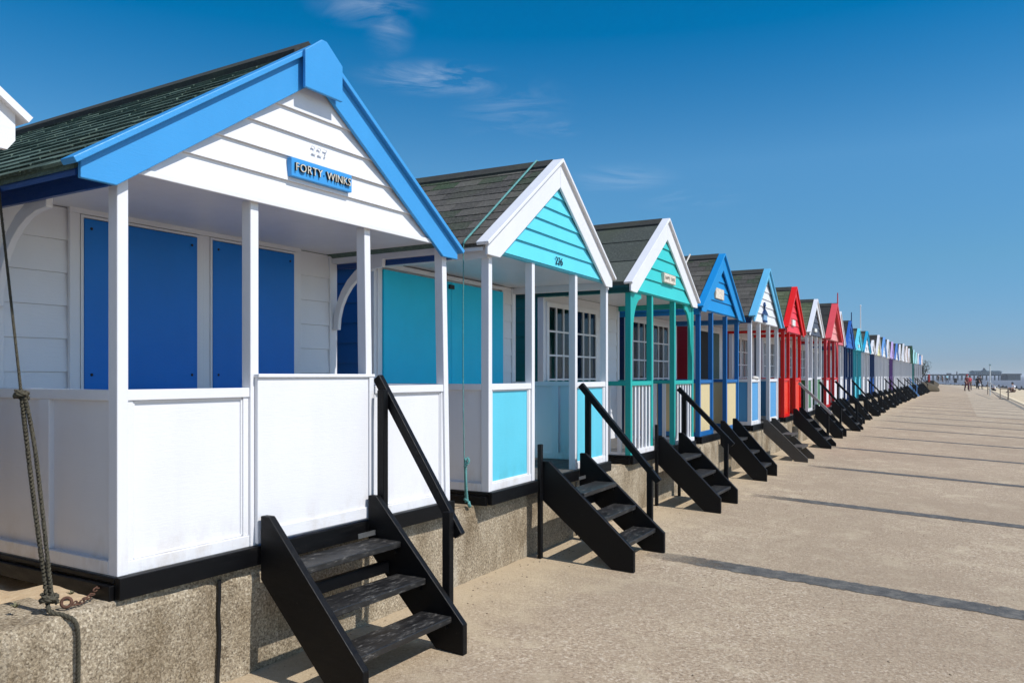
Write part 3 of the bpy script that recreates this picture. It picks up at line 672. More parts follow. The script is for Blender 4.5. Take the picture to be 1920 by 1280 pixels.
# ------------------------------------------------------------------ ropes and chain
def local(e_loc, ang, x, y, z): return Matrix.Translation((e_loc[0], e_loc[1], BASE)) @ Matrix.Rotation(R(90-ang), 4, 'Z') @ Vector((x, y, z))
def rope(mb, pts, r, turns=28, n=5):
    """three laid strands along a smoothed polyline"""
    P_ = [Vector(p) for p in pts]; out = []
    for a in range(len(P_)-1):
        p0 = P_[max(a-1, 0)]; p1 = P_[a]; p2 = P_[a+1]; p3 = P_[min(a+2, len(P_)-1)]; m_ = max(3, int((p2-p1).length/.008))
        for k in range(m_):
            t = k/m_; out.append(.5*((2*p1)+(p2-p0)*t+(2*p0-5*p1+4*p2-p3)*t*t+(3*p1-p0-3*p2+p3)*t**3))
    out.append(P_[-1])
    for s_ in range(3):
        ln = 0; q = []
        for k, p in enumerate(out):
            if k: ln += (p-out[k-1]).length
            d = (out[min(k+1, len(out)-1)]-out[max(k-1, 0)]).normalized(); u = d.cross(Vector((.3, .9, .1))).normalized(); w = d.cross(u); a = ln*turns+s_*2.094
            q.append(p+(u*math.cos(a)+w*math.sin(a))*r*.52)
        mb.tube(q, r*.56, n)
l1 = (P1.x, P1.y)
def L1(x, y, z): return local(l1, 31, x, y, z)
rp = empty('mooring_rope', L1(-.27, -.02, 0), 0, 'thick weathered rope hanging from the eave of the nearest hut over the wall', 'rope')
inv = Matrix.Translation(rp.location).inverted()
def RP(*a): return inv @ L1(*a)
m = MB(); top = RP(-.20, .62, 1.90); k1 = RP(-.252, .32, .93); k2 = RP(-.275, .07, .06)
rope(m, [top, top.lerp(k1, .5), k1], .0068, 170); rope(m, [k1, k1.lerp(k2, .5)+Vector((-.004, 0, 0)), k2], .0105, 125); rope(m, [k1+Vector((.014, 0, 0)), k1.lerp(k2, .3)+Vector((.03, 0, 0)), k2+Vector((.02, 0, 0))], .0095, 125)
m.build('rope_line', ROPE, rp, smooth=True)
m = MB(); rope(m, [k2, RP(-.285, .03, .012), RP(-.25, -.01, -.005), RP(-.215, -.045, -.05), RP(-.21, -.05, -.2), RP(-.215, -.05, -.34), RP(-.235, -.05, -.56)], .0105, 120); m.build('rope_tail', ROPE, rp, smooth=True)
for kk, rr in ((k1, .024), (k2+Vector((.008, 0, 0)), .03)):
    m = MB()
    cpts = [kk+Vector((math.cos(a)*rr, math.sin(a)*rr, (a-5)*.0035)) for a in [q*.5 for q in range(20)]]; rope(m, cpts, .010, 120)
    rope(m, [kk+Vector((-rr, -.01, -.012)), kk+Vector((0, -rr, .014)), kk+Vector((rr, 0, -.006)), kk+Vector((0, .02, -.02))], .010, 120)
    m.build('knot', ROPE, rp, smooth=True)
# rusty chain lying on the wall top
ch = empty('rusty_chain', L1(-.16, .06, 0), 0, 'short rusty iron chain with an eye ring on the sandy wall top', 'chain')
inv2 = Matrix.Translation(ch.location).inverted(); m = MB(); a0 = inv2 @ L1(-.205, .03, .02); a1 = inv2 @ L1(-.03, .09, .055)
m.torus(Matrix.Translation(a0+Vector((-.01, 0, .012))) @ Matrix.Rotation(R(70), 4, 'X') @ Matrix.Rotation(R(20), 4, 'Y'), .02, .007); m.build('eye_ring', RUST, ch, smooth=True)
m = MB(); nl = 9; dd = (a1-a0).normalized(); az = math.atan2(dd.y, dd.x)
for q in range(nl):
    t = (q+.8)/nl; p = a0.lerp(a1, t)+Vector((0, 0, .004*math.sin(q*2)+(-.02*math.sin(t*3.1))))
    m.torus(Matrix.Translation(p) @ Matrix.Rotation(az, 4, 'Z') @ Matrix.Rotation(R(90 if q % 2 else 15), 4, 'X'), .008, .0034, 1.55, 12, 6)
m.build('links', RUST, ch, smooth=True)
# teal tie-down over the second roof
l2 = (-.182, 6.25)
def L2(x, y, z): return local(l2, 28, x, y, z)
tr = empty('tie_down_rope', L2(-.14, .16, 0), 0, 'thin teal rope tied over the roof of the aqua gabled hut', 'rope')
inv3 = Matrix.Translation(tr.location).inverted(); m = MB()
pr = [L2(W_, .17, 0) for W_ in (0,)]
T = lambda x, y, z: inv3 @ L2(x, y, z)
m.tube([T(2.6, .19, zt2(2.6)+.035), T(1.27, .19, zt2(1.27)+.055), T(1.23, .19, zt2(1.23)+.055), T(-.11, .15, zt2(-.11)+.034), T(-.135, .15, zt2(-.135)+.02)], .009, 8)
m.build('roof_strap', TROPE, tr, smooth=True)
m = MB(); rope(m, [T(-.135, .15, zt2(-.135)+.02), T(-.14, .15, 1.0), T(-.14, .14, .36), T(-.14, .13, .03)], .0048, 260); rope(m, [T(-.128, .135, .36), T(-.15, .12, .2), T(-.13, .12, .04)], .012, 120)
rope(m, [T(-.15, .13, .36), T(-.12, .12, .375), T(-.14, .10, .345), T(-.155, .13, .31)], .010, 120); rope(m, [T(-.15, .13, .06), T(-.12, .11, .03), T(-.15, .09, .015), T(-.12, .1, .0)], .013, 120)
m.build('hanging_rope', TROPE, tr, smooth=True)
l4 = P1+DIR*PITCH*3
tr = empty('tie_down_strap', local(l4, 29.3, -.1, .55, 1.9), 0, 'thin pale strap tied over the dark roof of the mid blue hut', 'strap')
inv4 = Matrix.Translation(tr.location).inverted(); T4 = lambda x, y, z: inv4 @ local(l4, 29.3, x, y, z)
MB().tube([T4(2.5, .55, zt4(2.5)+.04), T4(1.16, .55, zt4(1.16)+.06), T4(-.09, .55, zt4(-.09)+.034)], .014, 6).build('strap_line', P(206, 200, 190), tr)

# pebbles, sand clumps and litter at the foot of the wall
m = MB(); r4 = random.Random(11)
for q in range(420):
    L = r4.uniform(-.5, 11) ; qq = .05+abs(r4.gauss(0, .22)) if q < 260 else r4.uniform(.1, 6.5)
    p = path(L, qq); s_ = r4.uniform(.003, .009); m.ball((p.x, p.y, -FALL*qq+s_*.3), s_, (1, r4.uniform(.7, 1.4), .6), 6, 4)
tag(m.build('loose_pebbles', simple('pebble', srgb(150, 134, 112), .9, 3, .4), None, smooth=True), 'small loose pebbles scattered on the promenade along the foot of the wall', 'pebbles', None, 'stuff')
# weeds on the wall-top sand
def weeds(cx, name, lab, seed):
    r5 = random.Random(seed); m = MB(); c0 = L1(cx, .16, .03)
    for q in range(26):
        a = r5.uniform(0, 6.28); h = r5.uniform(.005, .018); sp = r5.uniform(.008, .028); b = Vector((math.cos(a), math.sin(a), 0))
        t0_ = b*sp*.2; t1_ = b*sp+Vector((0, 0, h)); w_ = b.cross(Vector((0, 0, 1)))*.004
        m.v += [tuple(t0_-w_), tuple(t0_+w_), tuple(t1_+w_*.3), tuple(t1_-w_*.3)]; n_ = len(m.v); m.f.append((n_-4, n_-3, n_-2, n_-1))
    o = m.build(name, simple('weed_green', srgb(112, 110, 82), .8, 20, .4)); o.location = c0
    tag(o, lab, 'weed')
weeds(-.36, 'weed', 'small green weed in the sand left of the thick rope', 2); weeds(-.12, 'weed', 'sparse dry weed in the sand between rope and chain', 4)

# ------------------------------------------------------------------ sea, pier, groynes
def sea():
    t = NT('sea_water'); n = t.noise(.5, 6, .65, t.mapping((1, 2.2, 1))); n2 = t.noise(.02, 4, .6, t.mapping((.4, 2, 1)))
    t.col(t.mix(t.g(n2, .35, .65), srgb(98, 98, 104), srgb(122, 116, 114))); t.rough(.42); t.b.inputs['Specular IOR Level'].default_value = .3; t.bump(n, .8, .6)
    m = MB(); m.v += [(-2500, -300, -2), (6000, -300, -2), (6000, 5000, -2), (-2500, 5000, -2)]; m.f.append((0, 1, 2, 3)); o = m.build('sea', t.m); o['kind'] = 'structure'
sea()
PT = simple('pier_timber', srgb(30, 44, 52), .8, 2, .15); PR = simple('pier_roof', srgb(36, 60, 70), .7, 2, .1); PW = simple('pier_white_wall', srgb(140, 152, 158), .7, 2, .1)
def pxw(px, Y): return (px-960)/F*Y
def pyz(py, Y): return EYE+(HZ-py)/F*Y
def pier():
    Y = 620.0; x = lambda p: pxw(p, Y); z = lambda p: pyz(p, Y)
    e = empty('pier', (x(1743), Y, -2), 0, 'long dark piled pier reaching out over the sea on the horizon', 'pier')
    def bd(m, n, mt): 
        o = m.build(n, mt); o.parent = e; o.matrix_parent_inverse = Matrix.Translation(e.location).inverted(); return o
    bd(MB().box(x(1735), x(1908), Y-3, Y+3, z(703.2), z(701.6)), 'deck', PT)
    m = MB(); p = 1738
    while p < 1878:
        m.box(x(p)-.35, x(p)+.35, Y-2.8, Y-2.2, -3, z(703)).box(x(p)-.35, x(p)+.35, Y+2.2, Y+2.8, -3, z(703)); m.box(x(p)-1.1, x(p)+1.1, Y-2.5, Y+2.5, z(704.4), z(703.2)); p += 7.7
    while p < 1908: m.box(x(p)-.5, x(p)+.5, Y-5, Y-4, -3, z(703)).box(x(p)-.5, x(p)+.5, Y+4, Y+5, -3, z(703)); p += 3.4
    bd(m, 'piles', PT)
    m = MB(); p = 1738
    while p < 1908: m.box(x(p)-.05, x(p)+.05, Y-3, Y-2.9, z(701.6), z(700.3)); p += 3
    m.box(x(1738), x(1908), Y-3, Y-2.9, z(700.5), z(700.3)).box(x(1880), x(1908), Y-5, Y+5, z(702.9), z(700.2)); m.box(x(1793.6), x(1794.8), Y-.3, Y+.3, z(701.6), z(696)).box(x(1777), x(1781), Y-2, Y+2, z(701.6), z(699.5)).box(x(1800), x(1815), Y-2, Y+2, z(701.6), z(700.1))
    bd(m, 'railings', PT)
    pav = MB().box(x(1823), x(1872), Y-4, Y+4, z(701.6), z(697)); pv = bd(pav, 'pavilion', PW)
    rf = MB().hexa([(x(1821), Y-5, z(697)), (x(1874), Y-5, z(697)), (x(1874), Y+5, z(697)), (x(1821), Y+5, z(697))], [(x(1823), Y-1, z(694.6)), (x(1872), Y-1, z(694.6)), (x(1872), Y+1, z(694.6)), (x(1823), Y+1, z(694.6))])
    rf.prism([(x(1834.5), z(695.2)), (x(1844), z(695.2)), (x(1840.2), z(692.6)), (x(1839.4), z(689.8)), (x(1838.6), z(692.6))], Y-5.2, Y-3); bd(rf, 'pavilion_roof', PR)
    wn = MB()
    for q in range(14): wn.box(x(1825+q*3.4), x(1826.7+q*3.4), Y-4.1, Y-3.95, z(700.8), z(698.2))
    bd(wn, 'pavilion_windows', PT)
pier()
GW = simple('wet_groyne_timber', srgb(44, 40, 38), .8, 5, .3)
for q, L in enumerate((84, 104, 126, 150, 178, 210, 250)):
    p0 = path(L, 14); p1_ = path(L, 34); e = empty('timber_groyne', p0, 0, 'low dark timber groyne in the sea, %s from the near end' % ('first', 'second', 'third', 'fourth', 'fifth', 'sixth', 'seventh')[q], 'groyne', 'timber groynes on the beach')
    d = p1_-p0; m = MB(); pm = MB()
    for a in range(0, 20):
        b = d*(a/20); zt_ = -1.0-a*.02; pm.box(b.x-.12, b.x+.12, b.y-.12, b.y+.12, -3, zt_+.25+.2*rnd.random())
    s_ = d.normalized().cross(Vector((0, 0, 1)))*.08
    m.hexa([-s_+Vector((0, 0, -2.6)), s_+Vector((0, 0, -2.6)), s_+Vector((0, 0, -1)), -s_+Vector((0, 0, -1))], [d-s_+Vector((0, 0, -2.6)), d+s_+Vector((0, 0, -2.6)), d+s_+Vector((0, 0, -1.45)), d-s_+Vector((0, 0, -1.45))])
    m.build('planking', GW, e); pm.build('posts', GW, e)
# rocks at the shoreline
m = MB(); r6 = random.Random(9)
for q in range(230):
    L = r6.uniform(95, 330); p = path(L, r6.uniform(16.5, 19.5)); s_ = r6.uniform(.2, .6); m.ball((p.x, p.y, -1.15), s_, (1.3, 1, .8), 6, 4)
tag(m.build('shore_rocks', simple('shore_rock', srgb(52, 48, 46), .9, 2, .3)), 'line of dark rocks along the waterline', 'rocks', None, 'stuff')

# ------------------------------------------------------------------ end of the row: earth bank, bush, red box, low wall
def ground_at(px, py, qz=0.0):
    """promenade point seen at pixel px,py (used once to survey where things stand)"""
    Y = 60.0
    for _ in range(30):
        q = (Vector((pxw(px, Y), Y, 0))-P1).dot(NRM); z = -FALL*max(0, min(q, 7)); Y = F*(EYE-z)/(py-HZ)
    return Vector((pxw(px, Y), Y, z))
LW = mk_sand('bank_earth', srgb(70, 62, 48), srgb(90, 80, 62), 4)
m = MB()
for q in range(14):
    L = 92+q*5; p = path(L, -1.5-q*.0); s_ = 2.6-q*.09; m.ball((p.x, p.y, .05), s_, (1.1, 1.5, .36), 12, 8)
o = m.build('earth_bank', LW, smooth=True); o['kind'] = 'structure'
def bush(p, r, h, lab):
    e = empty('bush', p, 0, lab, 'bush'); r7 = random.Random(17); m = MB(); l = MB()
    for q in range(46):
        a = r7.uniform(0, 6.28); t_ = r7.uniform(.2, 1.0); d = Vector((math.cos(a)*t_*r, math.sin(a)*t_*r, h*r7.uniform(.55, 1.05))); mid = d*.5+Vector((r7.uniform(-.2, .2), r7.uniform(-.2, .2), .15))
        m.tube([(0, 0, 0), mid, d], [.04, .025, .008], 5)
        for w in range(44):
            c_ = mid.lerp(d, r7.uniform(0, 1.1))+Vector([r7.gauss(0, .16) for _ in range(3)]); a_ = Vector([r7.gauss(0, 1) for _ in range(3)]).normalized()*.07; b_ = a_.cross(Vector([r7.gauss(0, 1) for _ in range(3)])).normalized()*.045
            n_ = len(l.v); l.v += [tuple(c_-a_), tuple(c_+b_), tuple(c_+a_), tuple(c_-b_)]; l.f.append((n_, n_+1, n_+2, n_+3))
    m.build('branches', simple('bush_bark', srgb(84, 70, 58), .9), e); l.build('foliage', simple('bush_leaf', srgb(52, 54, 36), .8, 2, .4), e)
pb = path(115, -1.1); bush(Vector((pb.x, pb.y, .4)), 1.5, 2.9, 'dark scrubby bush on the bank past the last hut')
pb2 = path(97, -2.4); 
e = empty('red_box', path(112, .15)+Vector((0, 0, .3)), R(60), 'small red lifebuoy box on a post past the last hut', 'lifebuoy box')
MB().box(-.25, .25, -.1, .1, .5, 1.45).build('housing', P(206, 52, 40), e); MB().box(-.05, .05, .1, .18, -.4, 1.2).build('post', GW, e)
m = MB()
for a, b in ((95, 108), ): 
    p0 = path(118, .2); p1_ = path(146, 1.7); n_ = NRM*.5
    m.hexa([p0-n_+Vector((0, 0, -.1)), p0+n_+Vector((0, 0, -.1)), p0+n_+Vector((0, 0, .95)), p0-n_+Vector((0, 0, .95))], [p1_-n_+Vector((0, 0, -.1)), p1_+n_+Vector((0, 0, -.1)), p1_+n_+Vector((0, 0, .3)), p1_-n_+Vector((0, 0, .3))])
tag(m.build('stub_wall', mk_sand('stub_wall_earth', srgb(72, 64, 50), srgb(92, 82, 66), 4)), 'low brown stub wall ending where the hut row stops', 'wall')
# flagpole behind the huts
Y = 62.0; fp = Vector((pxw(1613.5, Y), Y, .5)); e = empty('flagpole', fp, 0, 'thin white flagpole rising behind the huts', 'flagpole')
MB().tube([(0, 0, 0), (0, 0, pyz(573, Y)-.5)], [.07, .035], 8).build('pole', WHITE, e); MB().ball((0, 0, pyz(573, Y)-.5), .06).build('finial', WHITE, e)

# ------------------------------------------------------------------ beach access rail and white post
RM = simple('rail_steel', srgb(122, 108, 92), .6, 20, .2)
def rl(px, py, top): g_ = ground_at(px, py); return g_, pyz(top, g_.y)
gA = ground_at(1852, 739); gB = ground_at(1890.5, 749.5)
e = empty('access_railing', gA, 0, 'brown metal railing round the steps down to the beach', 'railing'); O = gA.copy()
zA = pyz(716, gA.y)-O.z; B_ = gB-O; zB = pyz(729, gB.y)-O.z; 
Pm = Vector((pxw(1875.5, gB.y+1.2), gB.y+1.2, 0))-O; Pm.z = 0
def bar(a, b, r=.03): return MB().tube([a, b], r, 6)
for nm, m in (('post', bar((0, 0, -.3), (0, 0, zA), .04)), ('post', bar((B_.x, B_.y, -.4), (B_.x, B_.y, zB), .05)), ('post', bar((Pm.x, Pm.y, -.2), (Pm.x, Pm.y, zB+.03), .03)),
              ('rail', bar((Pm.x, Pm.y, zB), (B_.x, B_.y, zB))), ('rail', bar((Pm.x, Pm.y, .0), (B_.x, B_.y, .0))), ('rail', bar((0, 0, zA*.5), (Pm.x, Pm.y, .02)))): m.build(nm, RM, e)
bar((0, 0, zA+.05), (Pm.x, Pm.y, zB), .045).build('handrail', P(196, 188, 176), e)
g_ = ground_at(1856.5, 741); e = empty('white_post', g_, 0, 'tall slim white post standing beside the beach railing', 'post'); hh = pyz(682.5, g_.y)-g_.z
MB().tube([(0, 0, .0), (0, 0, hh)], .05, 8).build('pole', P(206, 212, 214), e); MB().box(-.06, .06, -.06, .06, hh-.15, hh).build('head', P(120, 150, 158), e)

# ------------------------------------------------------------------ people
def skin_mesh(name, verts, edges, radii, mat, parent, sub=1):
    me = bpy.data.meshes.new(name); me.from_pydata(verts, edges, []); o = bpy.data.objects.new(name, me); C.objects.link(o); o.parent = parent
    sv = None
    mod = o.modifiers.new('Skin', 'SKIN'); mod.use_smooth_shade = True
    if not me.skin_vertices:
        bpy.context.view_layer.objects.active = o; 
    if len(me.skin_vertices) == 0:
        with bpy.context.temp_override(object=o, active_object=o): bpy.ops.mesh.customdata_skin_add()
    for v, r_ in zip(me.skin_vertices[0].data, radii): v.radius = (r_ if isinstance(r_, tuple) else (r_, r_))
    me.skin_vertices[0].data[0].use_root = True
    s_ = o.modifiers.new('Sub', 'SUBSURF'); s_.levels = sub; s_.render_levels = sub
    me.materials.append(mat); return o
SKIN = simple('skin', srgb(188, 140, 116), .5, 8, .05, 0, .05); 
def person(loc, rz, top, legs, hair, lab, pose='walk', scale=1.0, long_skirt=False, hat=None, bag=None):
    e = empty('person', loc, rz, lab, 'person'); e.scale = (scale,)*3
    st = .16 if pose == 'walk' else .05
    J = {'pel': (0, 0, .95), 'wai': (0, 0, 1.12), 'che': (0, -.01, 1.32), 'nek': (0, 0, 1.48), 'hd0': (0, -.01, 1.56), 'hd1': (0, -.015, 1.64), 'hd2': (0, -.005, 1.71)}
    for s, n in ((1, 'L'), (-1, 'R')):
        f = st*s
        J['hip'+n] = (.095*s, 0, .90); J['kne'+n] = (.1*s, -f*.9-.02, .50); J['ank'+n] = (.1*s, -f*1.2+.03, .09); J['toe'+n] = (.11*s, -f*1.2-.13, .035)
        J['sho'+n] = (.19*s, 0, 1.40); J['elb'+n] = (.25*s, f*.5+.02, 1.13); J['wri'+n] = (.25*s, f*.7-.08, .90)
        J['pal'+n] = (.25*s, f*.7-.11, .83)
        for k in range(4): J['f%d%s' % (k, n)] = (.25*s+.004, f*.7-.145+k*.02, .755-(.012 if k in (1, 2) else 0))
        J['th'+n] = (.235*s, f*.7-.16, .82)
    if pose == 'sit':
        J = {k: (x, y, z-.78) for k, (x, y, z) in J.items()}
        for s, n in ((1, 'L'), (-1, 'R')):
            J['hip'+n] = (.1*s, -.02, .12); J['kne'+n] = (.13*s, -.40, .42); J['ank'+n] = (.12*s, -.62, .08); J['toe'+n] = (.12*s, -.8, .05)
            J['elb'+n] = (.24*s, -.2, .42); J['wri'+n] = (.14*s, -.38, .44); J['pal'+n] = (.12*s, -.44, .42)
            for k in range(4): J['f%d%s' % (k, n)] = (.12*s-.03+k*.02, -.51, .40)
            J['th'+n] = (.07*s, -.45, .42)
        for k in ('che', 'nek', 'hd0', 'hd1', 'hd2', 'shoL', 'shoR'): J[k] = (J[k][0], J[k][1]-.06, J[k][2]-.04)
    E = [('pel', 'wai'), ('wai', 'che'), ('che', 'nek'), ('nek', 'hd0'), ('hd0', 'hd1'), ('hd1', 'hd2')]
    for n in 'LR':
        E += [('pel', 'hip'+n), ('hip'+n, 'kne'+n), ('kne'+n, 'ank'+n), ('ank'+n, 'toe'+n), ('che', 'sho'+n), ('sho'+n, 'elb'+n), ('elb'+n, 'wri'+n), ('wri'+n, 'pal'+n), ('pal'+n, 'th'+n)]+[('pal'+n, 'f%d%s' % (k, n)) for k in range(4)]
    rad = {'pel': .13, 'wai': .115, 'che': .135, 'nek': .055, 'hd0': .06, 'hd1': .095, 'hd2': .08, 'hip': .085, 'kne': .058, 'ank': .04, 'toe': .032, 'sho': .055, 'elb': .04, 'wri': .028, 'pal': .032, 'th': .01}
    rr = lambda k: rad.get(k, rad.get(k[:-1], .009))
    ks = list(J); ix = {k: q for q, k in enumerate(ks)}
    b = skin_mesh('body', [J[k] for k in ks], [(ix[a], ix[c_]) for a, c_ in E], [rr(k) for k in ks], SKIN, e)
    def cloth(nm, keys, edges, mat, g_): 
        iy = {k: q for q, k in enumerate(keys)}; return skin_mesh(nm, [J[k] for k in keys], [(iy[a], iy[c_]) for a, c_ in edges], [rr(k)*1.12+g_ for k in keys], mat, e)
    cloth('top', ['pel', 'wai', 'che', 'nek', 'shoL', 'elbL', 'shoR', 'elbR'], [('pel', 'wai'), ('wai', 'che'), ('che', 'nek'), ('che', 'shoL'), ('shoL', 'elbL'), ('che', 'shoR'), ('shoR', 'elbR')], top, .03)
    cloth('trousers', ['pel', 'hipL', 'kneL', 'ankL', 'hipR', 'kneR', 'ankR'], [('pel', 'hipL'), ('hipL', 'kneL'), ('kneL', 'ankL'), ('pel', 'hipR'), ('hipR', 'kneR'), ('kneR', 'ankR')], legs, .02 if not long_skirt else .05)
    h = J['hd1']; MB().ball((h[0], h[1]+.022, h[2]+.03), .108, (.95, 1.0, 1.05), 12, 8).build('hair', hair, e, smooth=True)
    MB().ball((h[0], h[1]-.1, h[2]-.015), .017, (.8, 1, 1.3), 6, 5).ball((h[0]-.033, h[1]-.088, h[2]+.012), .011, (1.2, .6, .7), 6, 4).ball((h[0]+.033, h[1]-.088, h[2]+.012), .011, (1.2, .6, .7), 6, 4).ball((h[0], h[1]-.088, h[2]-.05), .018, (1.3, .5, .35), 6, 4).build('face', simple('face_tone', srgb(140, 96, 82), .6), e, smooth=True)
    if hat: MB().ball((h[0], h[1], h[2]+.065), .115, (1, 1.05, .8), 12, 7).ball((h[0], h[1]-.1, h[2]+.06), .07, (1, 1, .2), 10, 5).build('cap', hat, e, smooth=True)
    for n in 'LR':
        t_ = J['toe'+n]; a_ = J['ank'+n]; m = MB(); m.tube([(a_[0], a_[1]+.04, .05), (a_[0], a_[1]-.06, .05), (t_[0], t_[1]-.03, .03)], [.05, .052, .04], 8); m.build('shoe', BLK, e, smooth=True)
    if bag:
        w_ = J['palR']; b = empty('bag', Vector(loc)+Matrix.Rotation(rz, 3, 'Z') @ (Vector((w_[0]-.06, w_[1], w_[2]-.42))*scale), rz, bag[1], 'bag')
        MB().hexa([(-.07, -.2, 0), (.07, -.2, 0), (.07, .2, 0), (-.07, .2, 0)], [(-.03, -.17, .32), (.03, -.17, .32), (.03, .17, .32), (-.03, .17, .32)]).build('sack', bag[0], b, .02)
        MB().torus(Matrix.Translation((0, 0, .33)) @ Matrix.Rotation(R(90), 4, 'Y'), .09, .012).build('handle', bag[0], b)
    return e
DK = simple('dark_clothing', srgb(34, 32, 36), .85); RD = simple('red_clothing', srgb(176, 52, 66), .85); WT = simple('white_clothing', srgb(220, 220, 224), .85); LBc = simple('light_blue_clothing', srgb(150, 196, 214), .85); MAR = simple('maroon_clothing', srgb(88, 36, 40), .85)
HB = simple('dark_hair', srgb(30, 24, 22), .6); BRc = simple('brown_clothing', srgb(92, 70, 58), .85)
def at(px, py): return ground_at(px, py)
def beach_at(px, py, z):
    Y = F*(EYE-z)/(py-HZ); return Vector((pxw(px, Y), Y, z))
p = at(1813, 732.5); person(p, R(10), MAR, MAR, HB, 'person in dark red clothes and a red cap walking towards the camera', 'walk', 1.08, hat=RD)
p = at(1818, 730.5); person(p, R(-6), RD, BRc, HB, 'person in a pink red top walking just behind the red capped person', 'walk', 1.02)
p = at(1833, 728.5); person(p, R(150), DK, DK, HB, 'person in long dark clothes walking beside the dark person with the white bag', 'walk', 1.0, True)
p = at(1838, 728.8); person(p, R(14), DK, DK, HB, 'dark clothed person carrying a white bag on the promenade', 'walk', 1.08, bag=(WT, 'white carrier bag held by a dark clothed walker'))
p = at(1775.8, 717.6); person(p, R(190), LBc, DK, HB, 'distant person in a pale blue top on the promenade', 'walk', 1.05)
p = at(1759.5, 715.5); person(p, R(0), DK, DK, HB, 'far off dark clothed person near the stub wall', 'stand', 1.0)
p = at(1767.5, 716); person(p, R(40), DK, BRc, HB, 'far off person in dark top and brown trousers between two walkers', 'stand', .95)
p = beach_at(1864, 733, -.48); person(p, R(-70), WT, DK, HB, 'person in white top and dark trousers sitting on the sand behind the railing', 'sit', 1.0)
p = beach_at(1899, 735.5, -.5); person(p, R(-60), WT, BRc, HB, 'dark haired person in a white shirt sitting upright on the sand right of the railing', 'sit', 1.35)
# dark bin on the promenade
g_ = at(1791.5, 717.5); e = empty('litter_bin', g_, 0, 'dark litter bin at the far end of the promenade', 'bin')
MB().tube([(0, 0, 0), (0, 0, .95)], [.32, .36], 12).build('drum', BLK, e); MB().ball((0, 0, .95), .38, (1, 1, .45), 12, 6).build('lid', BLK, e)

# ------------------------------------------------------------------ sea air
hm = bpy.data.materials.new('sea_air'); hm.use_nodes = True; ht = hm.node_tree; ht.nodes.remove(ht.nodes['Principled BSDF'])
pv = ht.nodes.new('ShaderNodeVolumePrincipled'); pv.inputs['Color'].default_value = (.86, .92, 1, 1); pv.inputs['Density'].default_value = .0003; ht.links.new(pv.outputs[0], ht.nodes['Material Output'].inputs['Volume'])
hz_ = MB().box(-2600, 6100, -400, 5100, -4.2, 8.6).build('haze', hm); hz_['kind'] = 'stuff'
# ------------------------------------------------------------------ camera, sun, sky
cam = bpy.data.cameras.new('camera'); co = bpy.data.objects.new('camera', cam); C.objects.link(co); co.location = (0, 0, EYE); co.rotation_euler = (R(90), 0, 0)
cam.sensor_width = 36; cam.lens = F/1920*36; cam.shift_y = (HZ-640)/1920; cam.clip_end = 20000; cam.clip_start = .05; sc.camera = co
ELEV = R(50); hz = (NRM*math.cos(R(2.5))+DIR*math.sin(R(2.5))); sd = Vector((hz.x*math.cos(ELEV), hz.y*math.cos(ELEV), math.sin(ELEV)))
sun = bpy.data.lights.new('sun', 'SUN'); sun.energy = 4.3; sun.angle = R(.53); sun.color = (1, .965, .91); so = bpy.data.objects.new('sun', sun); C.objects.link(so); so.rotation_euler = sd.to_track_quat('Z', 'Y').to_euler()
w = bpy.data.worlds.new('World'); sc.world = w; w.use_nodes = True; nt = w.node_tree; bg = nt.nodes['Background']
sky = nt.nodes.new('ShaderNodeTexSky'); sky.sky_type = 'NISHITA'; sky.sun_disc = False; sky.sun_elevation = ELEV; sky.sun_rotation = math.atan2(sd.x, sd.y); sky.altitude = 0; sky.air_density = 1.0; sky.dust_density = .0; sky.ozone_density = 2.0
hs = nt.nodes.new('ShaderNodeHueSaturation'); hs.inputs['Saturation'].default_value = 1.12
tc = nt.nodes.new('ShaderNodeTexCoord'); sx = nt.nodes.new('ShaderNodeSeparateXYZ'); nt.links.new(tc.outputs['Generated'], sx.inputs[0])
er = nt.nodes.new('ShaderNodeValToRGB'); nt.links.new(sx.outputs['Z'], er.inputs[0]); 
while len(er.color_ramp.elements) < 5: er.color_ramp.elements.new(.5)
for q, (p_, c_) in enumerate(((.02, (.27, .37, .63)), (.13, (.37, .53, .64)), (.25, (.47, .69, .78)), (.44, (.15, .54, .73)), (.78, (.85, .92, 1.0)))): er.color_ramp.elements[q].position = p_; er.color_ramp.elements[q].color = (*c_, 1)
af = nt.nodes.new('ShaderNodeMapRange'); af.interpolation_type = 'SMOOTHSTEP'; nt.links.new(sx.outputs['Y'], af.inputs[0]); af.inputs[1].default_value = .15; af.inputs[2].default_value = .66
tm = nt.nodes.new('ShaderNodeMix'); tm.data_type = 'RGBA'; tm.blend_type = 'MULTIPLY'; nt.links.new(af.outputs[0], tm.inputs[0]); nt.links.new(sky.outputs[0], tm.inputs[6]); nt.links.new(er.outputs[0], tm.inputs[7]); nt.links.new(tm.outputs[2], hs.inputs['Color'])
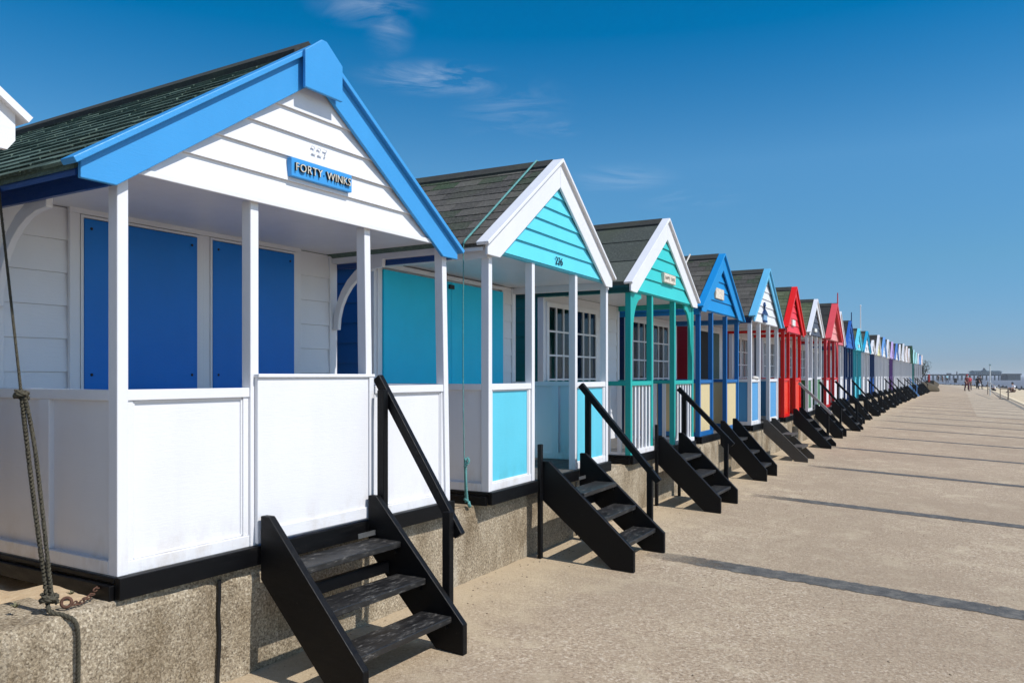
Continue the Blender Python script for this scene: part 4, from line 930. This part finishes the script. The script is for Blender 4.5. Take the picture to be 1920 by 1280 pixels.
# cirrus wisps, laid out by direction in the sky
def wn(typ, **kw):
    x = nt.nodes.new(typ)
    for k_, v_ in kw.items(): x.inputs[k_].default_value = v_
    return x
def wmath(op, a, b=0):
    x = nt.nodes.new('ShaderNodeMath'); x.operation = op
    for q, v_ in enumerate((a, b)):
        if isinstance(v_, (int, float)): x.inputs[q].default_value = v_
        else: nt.links.new(v_, x.inputs[q])
    return x.outputs[0]
def dirpx(px, py): return Vector(((px-960)/F, 1, (HZ-py)/F)).normalized()
mp = nt.nodes.new('ShaderNodeMapping'); mp.inputs['Scale'].default_value = (5, 5, 24); mp.inputs['Rotation'].default_value = (0, R(-14), 0); nt.links.new(tc.outputs['Generated'], mp.inputs[0])
nz = wn('ShaderNodeTexNoise', Scale=1.6, Detail=7, Roughness=.6, Distortion=1.2); nt.links.new(mp.outputs[0], nz.inputs['Vector'])
cov = None
for px, py, rx, rz_, st in ((815, 148, .07, .015, 1.0), (730, 55, .022, .026, .5), (960, 205, .055, .03, .4), (1170, 335, .05, .014, .5), (1055, 240, .02, .008, .6), (1290, 372, .05, .012, .35), (690, 5, .05, .02, .6)):
    d = dirpx(px, py); sp = nt.nodes.new('ShaderNodeVectorMath'); sp.operation = 'SUBTRACT'; nt.links.new(tc.outputs['Generated'], sp.inputs[0]); sp.inputs[1].default_value = d
    m2 = nt.nodes.new('ShaderNodeMapping'); m2.inputs['Scale'].default_value = (1/rx, 1/rx, 1/rz_); m2.inputs['Rotation'].default_value = (0, R(8), 0); nt.links.new(sp.outputs[0], m2.inputs[0])
    ln = nt.nodes.new('ShaderNodeVectorMath'); ln.operation = 'LENGTH'; nt.links.new(m2.outputs[0], ln.inputs[0])
    mr = nt.nodes.new('ShaderNodeMapRange'); mr.interpolation_type = 'SMOOTHSTEP'; nt.links.new(ln.outputs['Value'], mr.inputs[0]); mr.inputs[1].default_value = 0; mr.inputs[2].default_value = 1.6; mr.inputs[3].default_value = st; mr.inputs[4].default_value = 0
    cov = mr.outputs[0] if cov is None else wmath('MAXIMUM', cov, mr.outputs[0])
mr = nt.nodes.new('ShaderNodeMapRange'); nt.links.new(nz.outputs['Fac'], mr.inputs[0]); mr.inputs[1].default_value = .42; mr.inputs[2].default_value = .8
cl = wmath('MULTIPLY', wmath('MULTIPLY', cov, mr.outputs[0]), .52)
mx = nt.nodes.new('ShaderNodeMix'); mx.data_type = 'RGBA'; nt.links.new(cl, mx.inputs[0]); nt.links.new(hs.outputs[0], mx.inputs[6]); mx.inputs[7].default_value = (5.2, 5.8, 6.6, 1)
nt.links.new(mx.outputs[2], bg.inputs[0]); bg.inputs[1].default_value = .14
sc.view_settings.view_transform = 'Standard'; sc.view_settings.look = 'None'; sc.view_settings.exposure = .15; sc.view_settings.gamma = 1
